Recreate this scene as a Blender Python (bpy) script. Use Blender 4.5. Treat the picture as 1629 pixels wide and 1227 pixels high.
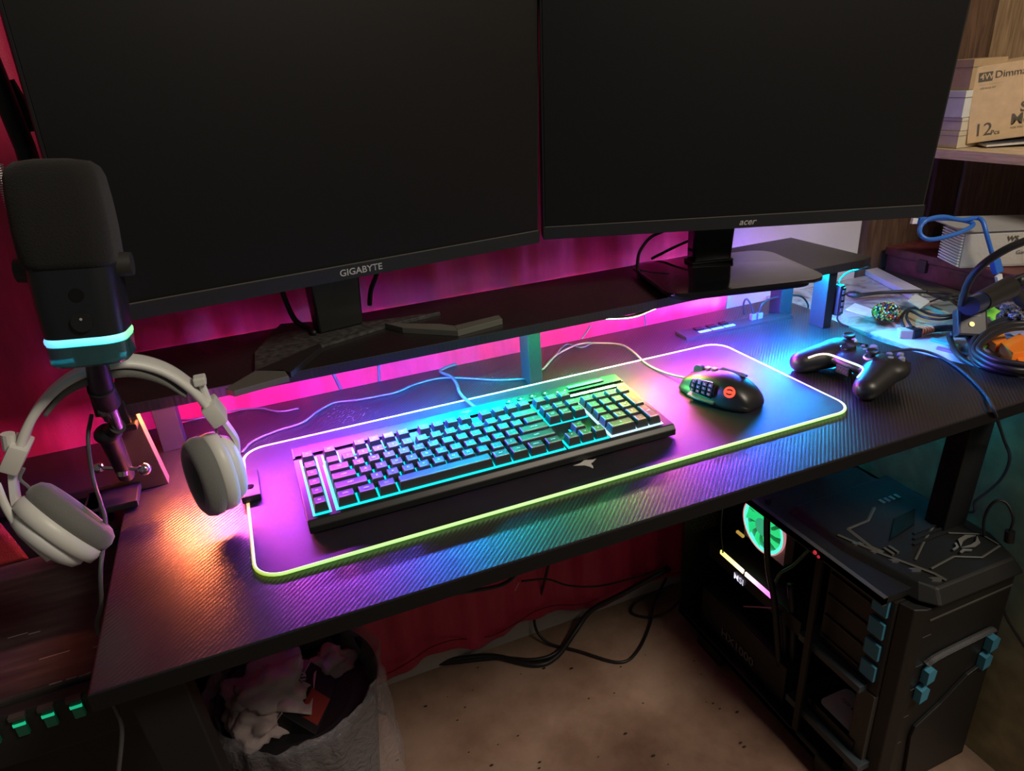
import bpy, bmesh, math, random
from mathutils import Vector, Matrix, noise
random.seed(7)
for o in list(bpy.data.objects): bpy.data.objects.remove(o, do_unlink=True)
SC = bpy.context.scene
COL = SC.collection
R = math.radians

# ------------------------------------------------------------------ camera
CP = Vector((0.0569, -0.6273, 0.4572)); YAW, PIT, ROL, FPX = 0.3602, -0.4234, -0.0687, 1097.013
FW = Vector((math.sin(YAW)*math.cos(PIT), math.cos(YAW)*math.cos(PIT), math.sin(PIT)))
_rt = Vector((math.cos(YAW), -math.sin(YAW), 0)); _up = _rt.cross(FW)
RT = _rt*math.cos(ROL)+_up*math.sin(ROL); UP = -_rt*math.sin(ROL)+_up*math.cos(ROL)
cd = bpy.data.cameras.new('camera'); cam = bpy.data.objects.new('camera', cd); COL.objects.link(cam)
cd.sensor_fit = 'HORIZONTAL'; cd.sensor_width = 36; cd.lens = 36*FPX/1629; cd.clip_start = .01
mw = Matrix((RT, UP, -FW)).transposed().to_4x4(); mw.translation = CP
cam.matrix_world = mw; SC.camera = cam

# ------------------------------------------------------------------ world, room light, exposure
SC.view_settings.view_transform = 'Standard'; SC.view_settings.look = 'None'
SC.view_settings.exposure = 0.0; SC.view_settings.gamma = 1.0
w = bpy.data.worlds.new('world'); SC.world = w; w.use_nodes = True
w.node_tree.nodes['Background'].inputs[0].default_value = (1.0, .92, .82, 1)
w.node_tree.nodes['Background'].inputs[1].default_value = 0.055
def area(name, loc, target, size, power, color):
    l = bpy.data.lights.new(name, 'AREA'); l.shape = 'RECTANGLE'; l.size = size[0]; l.size_y = size[1]
    l.energy = power; l.color = color
    o = bpy.data.objects.new(name, l); COL.objects.link(o); o.location = loc
    o.rotation_euler = (Vector(target)-Vector(loc)).to_track_quat('-Z', 'Y').to_euler()
    return o
area('room_ceiling_light', (1.25, -1.2, 1.6), (1.1, 0.3, -.2), (.7, .5), 30, (1.0, .87, .70))
# the rainbow strip under the monitor shelf: positions (x) and colours
STRIP = [(-.15, (.75, .20, .03)), (-.06, (.70, .12, .05)), (-.01, (.62, .05, .35)), (.05, (.28, .05, .85)), (.10, (.62, .04, .62)), (.16, (.26, .07, 1.3)),
         (.225, (.03, .16, 2.0)), (.30, (.0, .55, 1.5)), (.37, (.0, .62, .38)), (.43, (.01, .16, .06)), (.47, (.01, .10, .04)), (.52, (.03, .40, .07)), (.58, (.08, .52, .10)),
         (.607, (.60, .42, .04)), (.64, (.80, .14, .10)), (.685, (.75, .05, .45)), (.79, (.42, .07, 1.4)), (.875, (.03, .18, 2.0)), (.98, (.0, .45, .72)), (1.08, (.0, .26, .46))]
STRIP_POWER = 1080.0; REAR_POWER = 20.0; EDGE_POWER = 13.0

# ------------------------------------------------------------------ helpers
def c(r, g, b):
    f = lambda v: (v/255/12.92) if v/255 <= .04045 else ((v/255+.055)/1.055)**2.4
    return (f(r), f(g), f(b))
def P3(px, py, x=None, y=None, z=None):
    d = FW + RT*((px-814.5)/FPX) - UP*((py-613.5)/FPX)
    if x is not None: t = (x-CP.x)/d.x
    elif y is not None: t = (y-CP.y)/d.y
    else: t = (z-CP.z)/d.z
    return CP + d*t
class NT:
    def __init__(s, name):
        s.m = bpy.data.materials.new(name); s.m.use_nodes = True; s.t = s.m.node_tree
        s.b = s.t.nodes['Principled BSDF']; s.out = s.t.nodes['Material Output']
    def n(s, typ, **k):
        x = s.t.nodes.new(typ)
        for a, v in k.items():
            if a.startswith('i_'): x.inputs[a[2:].replace('_', ' ')].default_value = v
            else: setattr(x, a, v)
        return x
    def l(s, a, b): s.t.links.new(a, b)
    def ramp(s, src, stops, interp='LINEAR'):
        r = s.n('ShaderNodeValToRGB'); e = r.color_ramp.elements; r.color_ramp.interpolation = interp
        while len(e) < len(stops): e.new(.5)
        for el, (p, col) in zip(e, stops): el.position = p; el.color = (*col, 1)
        s.l(src, r.inputs[0]); return r
    def coord(s, rot=(0, 0, 0), scale=(1, 1, 1), loc=(0, 0, 0)):
        tc = s.n('ShaderNodeTexCoord'); mp = s.n('ShaderNodeMapping')
        mp.inputs['Rotation'].default_value = rot; mp.inputs['Scale'].default_value = scale; mp.inputs['Location'].default_value = loc
        s.l(tc.outputs['Object'], mp.inputs[0]); return mp.outputs[0]
MATS = {}
def mat(name, col=(.5, .5, .5), rough=.5, metal=0, emit=None, es=1.0, spec=.5, noise_amt=0, nscale=60, bump=0, bscale=200, trans=0, coat=0, sheen=0, alpha=1):
    if name in MATS: return MATS[name]
    N = NT(name); b = N.b
    b.inputs['Base Color'].default_value = (*col, 1); b.inputs['Roughness'].default_value = rough
    b.inputs['Metallic'].default_value = metal; b.inputs['Specular IOR Level'].default_value = spec
    b.inputs['Transmission Weight'].default_value = trans; b.inputs['Coat Weight'].default_value = coat
    b.inputs['Sheen Weight'].default_value = sheen; b.inputs['Alpha'].default_value = alpha
    if emit: b.inputs['Emission Color'].default_value = (*emit, 1); b.inputs['Emission Strength'].default_value = es
    if noise_amt:
        nz = N.n('ShaderNodeTexNoise'); nz.inputs['Scale'].default_value = nscale; nz.inputs['Detail'].default_value = 6
        N.l(N.coord(), nz.inputs['Vector'])
        r = N.ramp(nz.outputs[0], [(.3, tuple(v*(1-noise_amt) for v in col)), (.7, tuple(min(1, v*(1+noise_amt)) for v in col))])
        N.l(r.outputs[0], b.inputs['Base Color'])
    if bump:
        nz = N.n('ShaderNodeTexNoise'); nz.inputs['Scale'].default_value = bscale; nz.inputs['Detail'].default_value = 4
        N.l(N.coord(), nz.inputs['Vector'])
        bp = N.n('ShaderNodeBump'); bp.inputs['Strength'].default_value = bump; bp.inputs['Distance'].default_value = .001
        N.l(nz.outputs[0], bp.inputs['Height']); N.l(bp.outputs[0], b.inputs['Normal'])
    MATS[name] = N.m; return N.m

def crom(pts, n=8, closed=False):
    P = [Vector(p) for p in pts]
    if len(P) < 3 and not closed: return P
    out = []; m = len(P); rng = m if closed else m-1
    for i in range(rng):
        if closed: a, b, d, e = P[(i-1) % m], P[i], P[(i+1) % m], P[(i+2) % m]
        else: a = P[i-1] if i else P[0]*2-P[1]; b = P[i]; d = P[i+1]; e = P[i+2] if i+2 < m else P[-1]*2-P[-2]
        for k in range(n):
            t = k/n; out.append(.5*((2*b)+(-a+d)*t+(2*a-5*b+4*d-e)*t*t+(-a+3*b-3*d+e)*t*t*t))
    if not closed: out.append(P[-1])
    return out
def frame(o, axis, up=(0, 0, 1)):
    """matrix with local Z = axis, local Y near up"""
    z = Vector(axis).normalized(); u = Vector(up); x = u.cross(z)
    if x.length < 1e-5: x = Vector((1, 0, 0)).cross(z)
    x.normalize(); y = z.cross(x)
    M = Matrix((x, y, z)).transposed().to_4x4(); M.translation = Vector(o); return M
class MB:
    def __init__(s, T=None): s.bm = bmesh.new(); s.T = T or Matrix.Identity(4)
    def ring(s, pts): return [s.bm.verts.new(s.T @ Vector(p)) for p in pts]
    def face(s, vs):
        try: return s.bm.faces.new(vs)
        except ValueError: return None
    def loft(s, rings, closed=True, caps=True, loop=False):
        rs = [s.ring(r) for r in rings]; n = len(rs[0])
        for i in range(len(rs) if loop else len(rs)-1):
            a, b = rs[i], rs[(i+1) % len(rs)]
            for k in range(n if closed else n-1): s.face([a[k], a[(k+1) % n], b[(k+1) % n], b[k]])
        if caps and not loop: s.face(rs[0][::-1]); s.face(rs[-1])
        return s
    def box(s, a, b, bev=0):
        x0, x1 = sorted((a[0], b[0])); y0, y1 = sorted((a[1], b[1])); z0, z1 = sorted((a[2], b[2]))
        bm2 = bmesh.new(); bmesh.ops.create_cube(bm2, size=1)
        for v in bm2.verts: v.co = Vector(((x0+x1)/2+v.co.x*(x1-x0), (y0+y1)/2+v.co.y*(y1-y0), (z0+z1)/2+v.co.z*(z1-z0)))
        if bev: bmesh.ops.bevel(bm2, geom=bm2.edges[:], offset=min(bev, .45*min(x1-x0, y1-y0, z1-z0)), segments=2, affect='EDGES', profile=.6)
        return s.merge(bm2)
    def merge(s, bm2):
        mp = {v: s.bm.verts.new(s.T @ v.co) for v in bm2.verts}
        for f in bm2.faces: s.face([mp[v] for v in f.verts])
        bm2.free(); return s
    def cbox(s, ctr, size, bev=0): return s.box([ctr[i]-size[i]/2 for i in range(3)], [ctr[i]+size[i]/2 for i in range(3)], bev)
    def cyl(s, p0, p1, r0, r1=None, n=20, sx=1, sy=1, up=(0, 0, 1)):
        r1 = r0 if r1 is None else r1; p0 = Vector(p0); p1 = Vector(p1); F = frame(p0, p1-p0, up); L = (p1-p0).length
        def rg(r, h): return [F @ Vector((r*sx*math.cos(2*math.pi*k/n), r*sy*math.sin(2*math.pi*k/n), h)) for k in range(n)]
        return s.loft([rg(r0, 0), rg(r1, L)])
    def lathe(s, prof, F=None, n=32, sx=1, sy=1, caps=True, sq=1.0):
        F = F or Matrix.Identity(4)
        def pt(r, a):
            ca, sa = math.cos(a), math.sin(a)
            return (r*sx*math.copysign(abs(ca)**sq, ca), r*sy*math.copysign(abs(sa)**sq, sa))
        return s.loft([[F @ Vector((*pt(max(r, 1e-5), 2*math.pi*k/n), h)) for k in range(n)] for r, h in prof], caps=caps)
    def tube(s, pts, r, n=8, sub=8, closed=False, smooth=True, flat=1):
        P = crom(pts, sub, closed) if smooth else [Vector(p) for p in pts]
        rr = r if callable(r) else (lambda t: r)
        rings = []; up = None; m = len(P)
        for i, p in enumerate(P):
            t = (P[(i+1) % m]-P[i-1]) if closed else (P[min(i+1, m-1)]-P[max(i-1, 0)])
            if t.length < 1e-9: t = Vector((0, 0, 1))
            t.normalize()
            if up is None: up = Vector((0, 0, 1)) if abs(t.z) < .9 else Vector((0, 1, 0))
            x = up.cross(t)
            if x.length < 1e-6: x = Vector((1, 0, 0))
            x.normalize(); up = t.cross(x); q = rr(i/max(1, m-1))
            rings.append([p+x*(q*math.cos(2*math.pi*k/n))+up*(q*flat*math.sin(2*math.pi*k/n)) for k in range(n)])
        return s.loft(rings, loop=closed)
    def band(s, pts, wv, th, wid, sub=8, dirv=(0, 1, 0)):
        """rectangular section sweep: th across in plane, wid along dirv"""
        P = crom(pts, sub); rings = []; d = Vector(dirv).normalized(); m = len(P)
        for i, p in enumerate(P):
            t = (P[min(i+1, m-1)]-P[max(i-1, 0)]).normalized(); q = d.cross(t).normalized(); tt = i/(m-1)
            h = th(tt) if callable(th) else th; ww = wid(tt) if callable(wid) else wid
            prof = [(-.5, -.3), (-.5, .3), (-.35, .5), (.35, .5), (.5, .3), (.5, -.3), (.35, -.5), (-.35, -.5)]
            rings.append([p+q*(a*h)+d*(b*ww) for a, b in prof])
        return s.loft(rings)
    def prism(s, poly, z0, z1, bev=0, F=None):
        F = F or Matrix.Identity(4); bm2 = bmesh.new()
        a = [bm2.verts.new(F @ Vector((p[0], p[1], z0))) for p in poly]; b = [bm2.verts.new(F @ Vector((p[0], p[1], z1))) for p in poly]
        n = len(poly); bm2.faces.new(a[::-1]); top = bm2.faces.new(b)
        for k in range(n): bm2.faces.new([a[k], a[(k+1) % n], b[(k+1) % n], b[k]])
        if bev:
            bmesh.ops.bevel(bm2, geom=[e for e in top.edges], offset=bev, segments=2, affect='EDGES', profile=.6)
        return s.merge(bm2)
    def sphere(s, ctr, r, u=20, v=12, sc=(1, 1, 1)):
        bm2 = bmesh.new(); bmesh.ops.create_uvsphere(bm2, u_segments=u, v_segments=v, radius=r)
        for q in bm2.verts: q.co = Vector((q.co.x*sc[0]+ctr[0], q.co.y*sc[1]+ctr[1], q.co.z*sc[2]+ctr[2]))
        return s.merge(bm2)
    def grid(s, f, nu, nv):
        V = [[s.bm.verts.new(s.T @ Vector(f(i/nu, j/nv))) for j in range(nv+1)] for i in range(nu+1)]
        for i in range(nu):
            for j in range(nv): s.face([V[i][j], V[i+1][j], V[i+1][j+1], V[i][j+1]])
        return s
def rrect(w, h, r, n=6, cx=0, cy=0):
    pts = []
    for (sx, sy, a0) in ((1, 1, 0), (-1, 1, 90), (-1, -1, 180), (1, -1, 270)):
        for k in range(n+1):
            a = R(a0+90*k/n); pts.append((cx+sx*(w/2-r)+r*math.cos(a), cy+sy*(h/2-r)+r*math.sin(a)))
    return pts
def part(name, mb, m, parent=None, smooth=False, label=None, bev=0, mods=None, angle=35):
    me = bpy.data.meshes.new(name); bm = mb.bm
    bmesh.ops.recalc_face_normals(bm, faces=bm.faces[:])
    bm.to_mesh(me); bm.free(); o = bpy.data.objects.new(name, me); COL.objects.link(o)
    me.materials.append(m)
    if smooth:
        for p in me.polygons: p.use_smooth = True
        if smooth != 'all':
            try: me.set_sharp_from_angle(angle=R(angle))
            except Exception: pass
    if parent is not None:
        o.parent = parent
        if parent.type == 'EMPTY': o.matrix_parent_inverse = Matrix.Translation(-Vector(parent.location))
    if label: o['label'] = label
    if bev:
        b = o.modifiers.new('bevel', 'BEVEL'); b.width = bev; b.segments = 2; b.limit_method = 'ANGLE'
    return o
def thing(name, label, cat, loc, group=None):
    o = bpy.data.objects.new(name, None); COL.objects.link(o); o.location = loc; o.empty_display_size = .02
    o['label'] = label; o['category'] = cat
    if group: o['group'] = group
    return o
def solo(name, label, cat, mb, m, group=None, **k):
    o = part(name, mb, m, None, **k); o['label'] = label; o['category'] = cat
    if group: o['group'] = group
    return o
def struct(name, mb, m, **k):
    o = part(name, mb, m, None, **k); o['kind'] = 'structure'; return o
_tc = {}
def text(name, s, size, m, origin, right, up, parent, align='CENTER', ext=.0002, shear=0, bold=0, sx=1, label=None):
    key = (s, align, bold, shear)
    if key not in _tc:
        cu = bpy.data.curves.new('t', 'FONT'); cu.body = s; cu.size = 1; cu.align_x = align; cu.align_y = 'CENTER'; cu.shear = shear; cu.offset = bold; cu.resolution_u = 3
        to = bpy.data.objects.new('t', cu); COL.objects.link(to)
        dg = bpy.context.evaluated_depsgraph_get(); dg.update()
        me = bpy.data.meshes.new_from_object(to.evaluated_get(dg)); bpy.data.objects.remove(to)
        _tc[key] = me
    src = _tc[key]
    r = Vector(right).normalized(); u = Vector(up).normalized(); u = (u-r*u.dot(r)).normalized(); n = r.cross(u)
    M = Matrix((r*size*sx, u*size, n)).transposed().to_4x4(); M.translation = Vector(origin)+n*ext
    bm = bmesh.new(); bm.from_mesh(src); bmesh.ops.transform(bm, matrix=M, verts=bm.verts[:])
    mb = MB(); mb.bm.free(); mb.bm = bm
    return part(name, mb, m, parent, label=label)

# ------------------------------------------------------------------ materials
def desk_mat(name, base=(.006, .006, .008), rough=.33, carbon=.26, dust=.5, ang=-45, coat=.0):
    N = NT(name); b = N.b; b.inputs['Roughness'].default_value = rough
    b.inputs['Specular IOR Level'].default_value = .6; b.inputs['IOR'].default_value = 1.75
    b.inputs['Coat Weight'].default_value = coat; b.inputs['Coat Roughness'].default_value = .14
    w_ = N.n('ShaderNodeTexWave'); w_.wave_type = 'BANDS'; w_.bands_direction = 'X'; w_.inputs['Scale'].default_value = 70
    w_.inputs['Distortion'].default_value = .25; w_.inputs['Detail'].default_value = 1; w_.inputs['Detail Scale'].default_value = 3
    N.l(N.coord(rot=(0, 0, R(ang))), w_.inputs['Vector'])
    bp = N.n('ShaderNodeBump'); bp.inputs['Strength'].default_value = carbon; bp.inputs['Distance'].default_value = .0006
    N.l(w_.outputs['Fac'], bp.inputs['Height']); N.l(bp.outputs[0], b.inputs['Normal'])
    rr = N.n('ShaderNodeMapRange'); rr.inputs['To Min'].default_value = rough-.05; rr.inputs['To Max'].default_value = rough+.07
    N.l(w_.outputs['Fac'], rr.inputs['Value']); N.l(rr.outputs[0], b.inputs['Roughness'])
    v = N.n('ShaderNodeTexVoronoi'); v.inputs['Scale'].default_value = 260; N.l(N.coord(), v.inputs['Vector'])
    vr = N.ramp(v.outputs['Distance'], [(.0, (1, 1, 1)), (.16, (1, 1, 1)), (.22, (0, 0, 0))])
    nz = N.n('ShaderNodeTexNoise'); nz.inputs['Scale'].default_value = 9; nz.inputs['Detail'].default_value = 8; N.l(N.coord(), nz.inputs['Vector'])
    nr = N.ramp(nz.outputs[0], [(.50, (0, 0, 0)), (.68, (dust, dust, dust))])
    mu = N.n('ShaderNodeMath', operation='MULTIPLY'); N.l(vr.outputs[0], mu.inputs[0]); N.l(nr.outputs[0], mu.inputs[1])
    mx = N.n('ShaderNodeMix', data_type='RGBA'); mx.inputs['A'].default_value = (*base, 1); mx.inputs['B'].default_value = (.35, .34, .33, 1)
    sy = N.n('ShaderNodeSeparateXYZ'); tc = N.n('ShaderNodeTexCoord'); N.l(tc.outputs['Object'], sy.inputs[0])
    md = N.n('ShaderNodeMapRange'); md.inputs['From Min'].default_value = .22; md.inputs['From Max'].default_value = .34; N.l(sy.outputs['Y'], md.inputs['Value'])
    md.inputs['To Min'].default_value = .12
    m2 = N.n('ShaderNodeMath', operation='MULTIPLY'); N.l(mu.outputs[0], m2.inputs[0]); N.l(md.outputs[0], m2.inputs[1])
    N.l(m2.outputs[0], mx.inputs['Factor']); N.l(mx.outputs['Result'], b.inputs['Base Color'])
    return N.m
M_desk = desk_mat('carbon_desk_top', dust=.8, ang=45, coat=.0)
M_shelf = desk_mat('carbon_shelf', base=(.008, .007, .007), rough=.42, dust=.25)
def wood_mat(name, c1, c2, rough=.55, scale=(1, 6, .5), rot=(0, 0, 0), knots=0):
    N = NT(name); N.b.inputs['Roughness'].default_value = rough
    nz = N.n('ShaderNodeTexNoise'); nz.inputs['Scale'].default_value = 14; nz.inputs['Detail'].default_value = 9; nz.inputs['Distortion'].default_value = .6
    N.l(N.coord(rot=rot, scale=scale), nz.inputs['Vector'])
    r = N.ramp(nz.outputs[0], [(.30, c1), (.5, tuple((a+b)/2 for a, b in zip(c1, c2))), (.66, c2)])
    N.l(r.outputs[0], N.b.inputs['Base Color'])
    bp = N.n('ShaderNodeBump'); bp.inputs['Strength'].default_value = .25; bp.inputs['Distance'].default_value = .0008
    N.l(nz.outputs[0], bp.inputs['Height']); N.l(bp.outputs[0], N.b.inputs['Normal'])
    return N.m
M_woodwall = wood_mat('brown_wood_panel', (.05, .026, .016), (.13, .07, .04), scale=(8, 8, .8))
M_woodwall2 = wood_mat('tan_wood_panel', (.15, .095, .05), (.30, .20, .115), scale=(8, 8, .8))
M_woodshelf = wood_mat('light_wood_board', (.42, .31, .19), (.70, .54, .36), scale=(6, 1, 12))
M_blackwood = wood_mat('black_stained_wood', (.022, .018, .016), (.050, .043, .040), rough=.6, scale=(1, 7, 4))
M_chest = wood_mat('maroon_painted_wood', (.075, .012, .014), (.16, .035, .035), rough=.45, scale=(3, 3, 3))
def ramp_emit(name, axis, stops, lo, hi, strength, base=(.8, .8, .8)):
    N = NT(name); tc = N.n('ShaderNodeTexCoord'); sp = N.n('ShaderNodeSeparateXYZ'); N.l(tc.outputs['Object'], sp.inputs[0])
    mr = N.n('ShaderNodeMapRange'); mr.inputs['From Min'].default_value = lo; mr.inputs['From Max'].default_value = hi
    N.l(sp.outputs[axis], mr.inputs['Value'])
    r = N.ramp(mr.outputs[0], [((p-lo)/(hi-lo), col) for p, col in stops])
    N.l(r.outputs[0], N.b.inputs['Emission Color']); N.b.inputs['Emission Strength'].default_value = strength
    N.b.inputs['Base Color'].default_value = (*base, 1); return N.m
M_strip = ramp_emit('rainbow_led_strip', 'X', STRIP, -.15, 1.09, STRIP_POWER)
PL = lambda n, col, r=.45, **k: mat(n, col, r, **k)
M_black = PL('black_plastic', (.012, .012, .013), .42)
M_blackm = PL('matte_black_plastic', (.010, .010, .011), .6)
M_blackg = PL('gloss_black_plastic', (.006, .006, .007), .12)
M_cable = PL('black_cable_rubber', (.012, .012, .014), .45)
M_steel = mat('dark_painted_steel', (.012, .012, .013), .5, spec=.3)
M_bluegrey = mat('blue_grey_steel', (.010, .013, .018), .5, spec=.35)
M_chrome = mat('chrome', (.75, .74, .72), .15, metal=1)
M_foam = mat('windscreen_foam', (.007, .0068, .0065), .95, bump=1.0, bscale=900, sheen=.08)
M_fabric_pad = mat('pad_cloth', (.011, .011, .017), .46, bump=.25, bscale=1500, sheen=.0)
M_white = mat('white_plastic', (.78, .79, .78), .35)
M_offwhite = mat('warm_white_plastic', (.72, .72, .68), .4)
M_greycush = mat('grey_ear_cushion', (.16, .16, .15), .9, bump=.5, bscale=700, sheen=.3)
M_darkcush = mat('dark_grey_ear_lining', (.03, .03, .03), .95)
M_screen = mat('matte_screen_off', (.006, .006, .0065), .38, spec=.35)
M_bezel = mat('bezel_dark_grey', (.012, .013, .015), .45)
M_bezelshine = mat('bezel_edge_highlight', (.10, .095, .085), .4)
M_logo = mat('grey_lettering', (.42, .42, .42), .5)
M_legend = mat('lit_key_legend', (.8, .9, .9), .5, emit=(.45, .95, 1), es=.55)
M_plate = mat('cyan_backlight', (.02, .2, .22), .5, emit=(.0, .75, .85), es=1.35)
M_platew = mat('pale_backlight', (.3, .4, .5), .5, emit=(.55, .82, 1), es=1.2)
M_key = mat('keycap_plastic', (.026, .026, .030), .42, spec=.9)
M_kbcase = mat('keyboard_case', (.011, .011, .012), .38, spec=.4)
M_paper = mat('white_paper', (.62, .60, .57), .7, noise_amt=.12)
M_card = mat('brown_cardboard', (.60, .43, .25), .75, noise_amt=.08)
M_ink = mat('dark_print', (.10, .085, .06), .7)
M_blue = mat('blue_usb_plastic', (.03, .16, .62), .35)
M_orange = mat('orange_plastic', (.85, .22, .02), .4)
M_green = mat('lime_green_plastic', (.22, .60, .03), .45)
M_teal = mat('teal_blue_plastic', (.06, .28, .42), .5)
M_silver = mat('silver_metal', (.45, .45, .45), .3, metal=.9)
M_brass = mat('brass', (.55, .42, .18), .3, metal=1)

# ------------------------------------------------------------------ room
FZ = -.75
N = NT('worn_concrete_floor'); N.b.inputs['Roughness'].default_value = .62
n1 = N.n('ShaderNodeTexNoise'); n1.inputs['Scale'].default_value = 3.2; n1.inputs['Detail'].default_value = 10; n1.inputs['Roughness'].default_value = .62; N.l(N.coord(), n1.inputs['Vector'])
r1 = N.ramp(n1.outputs[0], [(.30, (.15, .082, .055)), (.48, (.30, .185, .13)), (.60, (.42, .28, .205)), (.75, (.50, .35, .27))]); N.l(r1.outputs[0], N.b.inputs['Base Color'])
n2 = N.n('ShaderNodeTexNoise'); n2.inputs['Scale'].default_value = 60; n2.inputs['Detail'].default_value = 6; N.l(N.coord(), n2.inputs['Vector'])
bp = N.n('ShaderNodeBump'); bp.inputs['Strength'].default_value = .3; bp.inputs['Distance'].default_value = .002; N.l(n2.outputs[0], bp.inputs['Height']); N.l(bp.outputs[0], N.b.inputs['Normal'])
struct('floor', MB().box((-1.2, -1.6, FZ-.05), (2.0, .60, FZ)), N.m)
WY = .545
M_wall = mat('off_white_wall_paint', (.55, .52, .50), .7, noise_amt=.06, nscale=12, bump=.3, bscale=60)
struct('wall_back', MB().box((-1.2, WY, FZ), (1.375, WY+.06, 1.3)), M_wall)
struct('trim_1', MB().box((1.375, WY-.012, FZ), (1.66, WY+.06, 1.3)).box((1.375, WY-.02, -.2), (1.42, WY-.012, 1.3)).box((1.56, WY-.02, -.2), (1.60, WY-.012, 1.3)), M_woodwall)
struct('trim_2', MB().box((1.655, WY-.020, FZ), (1.99, WY+.06, 1.3)), M_woodwall2)
struct('wall_right', MB().box((1.99, -1.6, FZ), (2.05, WY-.02, 1.3)), M_woodwall2)
struct('baseboard_back', MB().box((-1.2, WY-.012, FZ), (1.375, WY, FZ+.09), .002), mat('baseboard_paint', (.50, .44, .42), .5))

# ------------------------------------------------------------------ curtain (red satin panels)
N = NT('red_satin_curtain'); N.b.inputs['Roughness'].default_value = .42; N.b.inputs['Sheen Weight'].default_value = .35; N.b.inputs['Sheen Tint'].default_value = (1, .3, .4, 1)
nz = N.n('ShaderNodeTexNoise'); nz.inputs['Scale'].default_value = 30; nz.inputs['Detail'].default_value = 8; N.l(N.coord(scale=(3, 3, .6)), nz.inputs['Vector'])
rr = N.ramp(nz.outputs[0], [(.30, (.50, .015, .075)), (.70, (.60, .020, .095))]); N.l(rr.outputs[0], N.b.inputs['Base Color'])
v = N.n('ShaderNodeTexNoise'); v.inputs['Scale'].default_value = 700; N.l(N.coord(), v.inputs['Vector'])
bp = N.n('ShaderNodeBump'); bp.inputs['Strength'].default_value = .5; bp.inputs['Distance'].default_value = .0008; N.l(v.outputs[0], bp.inputs['Height']); N.l(bp.outputs[0], N.b.inputs['Normal'])
M_curtain = N.m
def curtain(x0, x1, zb, zt, seed, yc=.512):
    def f(u, v):
        x = x0+(x1-x0)*u; z = zb+(zt-zb)*v
        a = 2*math.pi*x
        y = yc+.009*math.sin(a*5+seed+.6*math.sin(a*2))+.0025*math.sin(a*13+1.7*seed+z*1.2)+.004*noise.noise(Vector((x*9, z*4, seed)))
        t = (math.sin(a*5+seed+.6*math.sin(a*2))*.5+.5); y -= .007*(t**8)+.003*(math.sin(a*5+1.1+seed) > .2)
        if v < .25: z += (.25-v)/.25*.03*noise.noise(Vector((x*6, 3, seed)))+(.25-v)/.25*.018*math.sin(a*4+seed)
        y += .010*noise.noise(Vector((x*5, z*6, 9)))*(1-v)
        return (x, min(y, WY-.014), z)
    return MB().grid(f, 260, 60)
cu = thing('curtain', 'red satin curtain hanging behind the desk, monitors and shelf', 'curtain', (.2, .51, FZ+.05))
o = part('curtain_panel', curtain(-1.1, .985, FZ+.055, 1.2, 1.0), M_curtain, cu, smooth='all')
sm = o.modifiers.new('thick', 'SOLIDIFY'); sm.thickness = .0015
ho = part('hem_seam', MB().tube([(x/20, .500+.004*math.sin(x), FZ+.085+.018*math.sin(2*math.pi*x/20*4+1)) for x in range(-20, 20)], .0014, n=6, sub=3), mat('dark_red_seam', (.25, .01, .03), .6), cu)

# ------------------------------------------------------------------ desk
dk = thing('gaming_desk', 'black carbon-texture gaming desk lit by rainbow reflections', 'desk', (.45, .15, FZ))
poly = [(-.143, -.087), (1.075, -.087), (1.085, -.03), (1.066, .034), (1.046, .108), (1.036, .186), (1.050, .27), (1.067, .36), (1.067, .452), (-.143, .452)]
pr = crom([(p[0], p[1], 0) for p in poly[1:8]], 6)
poly = [(-.143, -.087)]+[(p.x, p.y) for p in pr]+[(1.067, .452), (-.143, .452)]
part('desk_top', MB().prism(poly, -.018, 0, bev=.0018), M_desk, dk)
part('edge_shade_strip', MB().box((-.1432, -.0879, -.0182), (1.0748, -.0868, -.0014)), mat('dark_edge_shade', (.008, .008, .009), .55, spec=.2), dk)  # dull dark strip added so the front edge looks shaded
part('under_frame', MB().box((-.09, -.055, -.045), (1.03, -.015, -.0185)).box((-.09, .36, -.05), (1.03, .40, -.0185)).box((-.09, -.015, -.045), (-.05, .36, -.0185)).box((.99, -.015, -.045), (1.03, .36, -.0185)), M_steel, dk)
def leg(p0, p1, s=.025):
    mb = MB(); p0 = Vector(p0); p1 = Vector(p1)
    return mb.loft([[p+Vector((a*s, b*s*.7, 0)) for a, b in ((-1, -1), (1, -1), (1, 1), (-1, 1))] for p in (p0, p1)])
part('leg', leg((-.105, -.03, -.045), (-.075, -.03, FZ)), M_steel, dk, bev=.002)
part('leg', leg((-.105, .425, -.0185), (-.118, .432, FZ), .018), M_steel, dk, bev=.002)
part('leg', leg((1.06, .0, -.0185), (1.045, .015, FZ), .026), M_steel, dk, bev=.002)
part('leg', leg((1.03, .37, -.045), (1.04, .39, FZ)), M_steel, dk, bev=.002)

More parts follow.
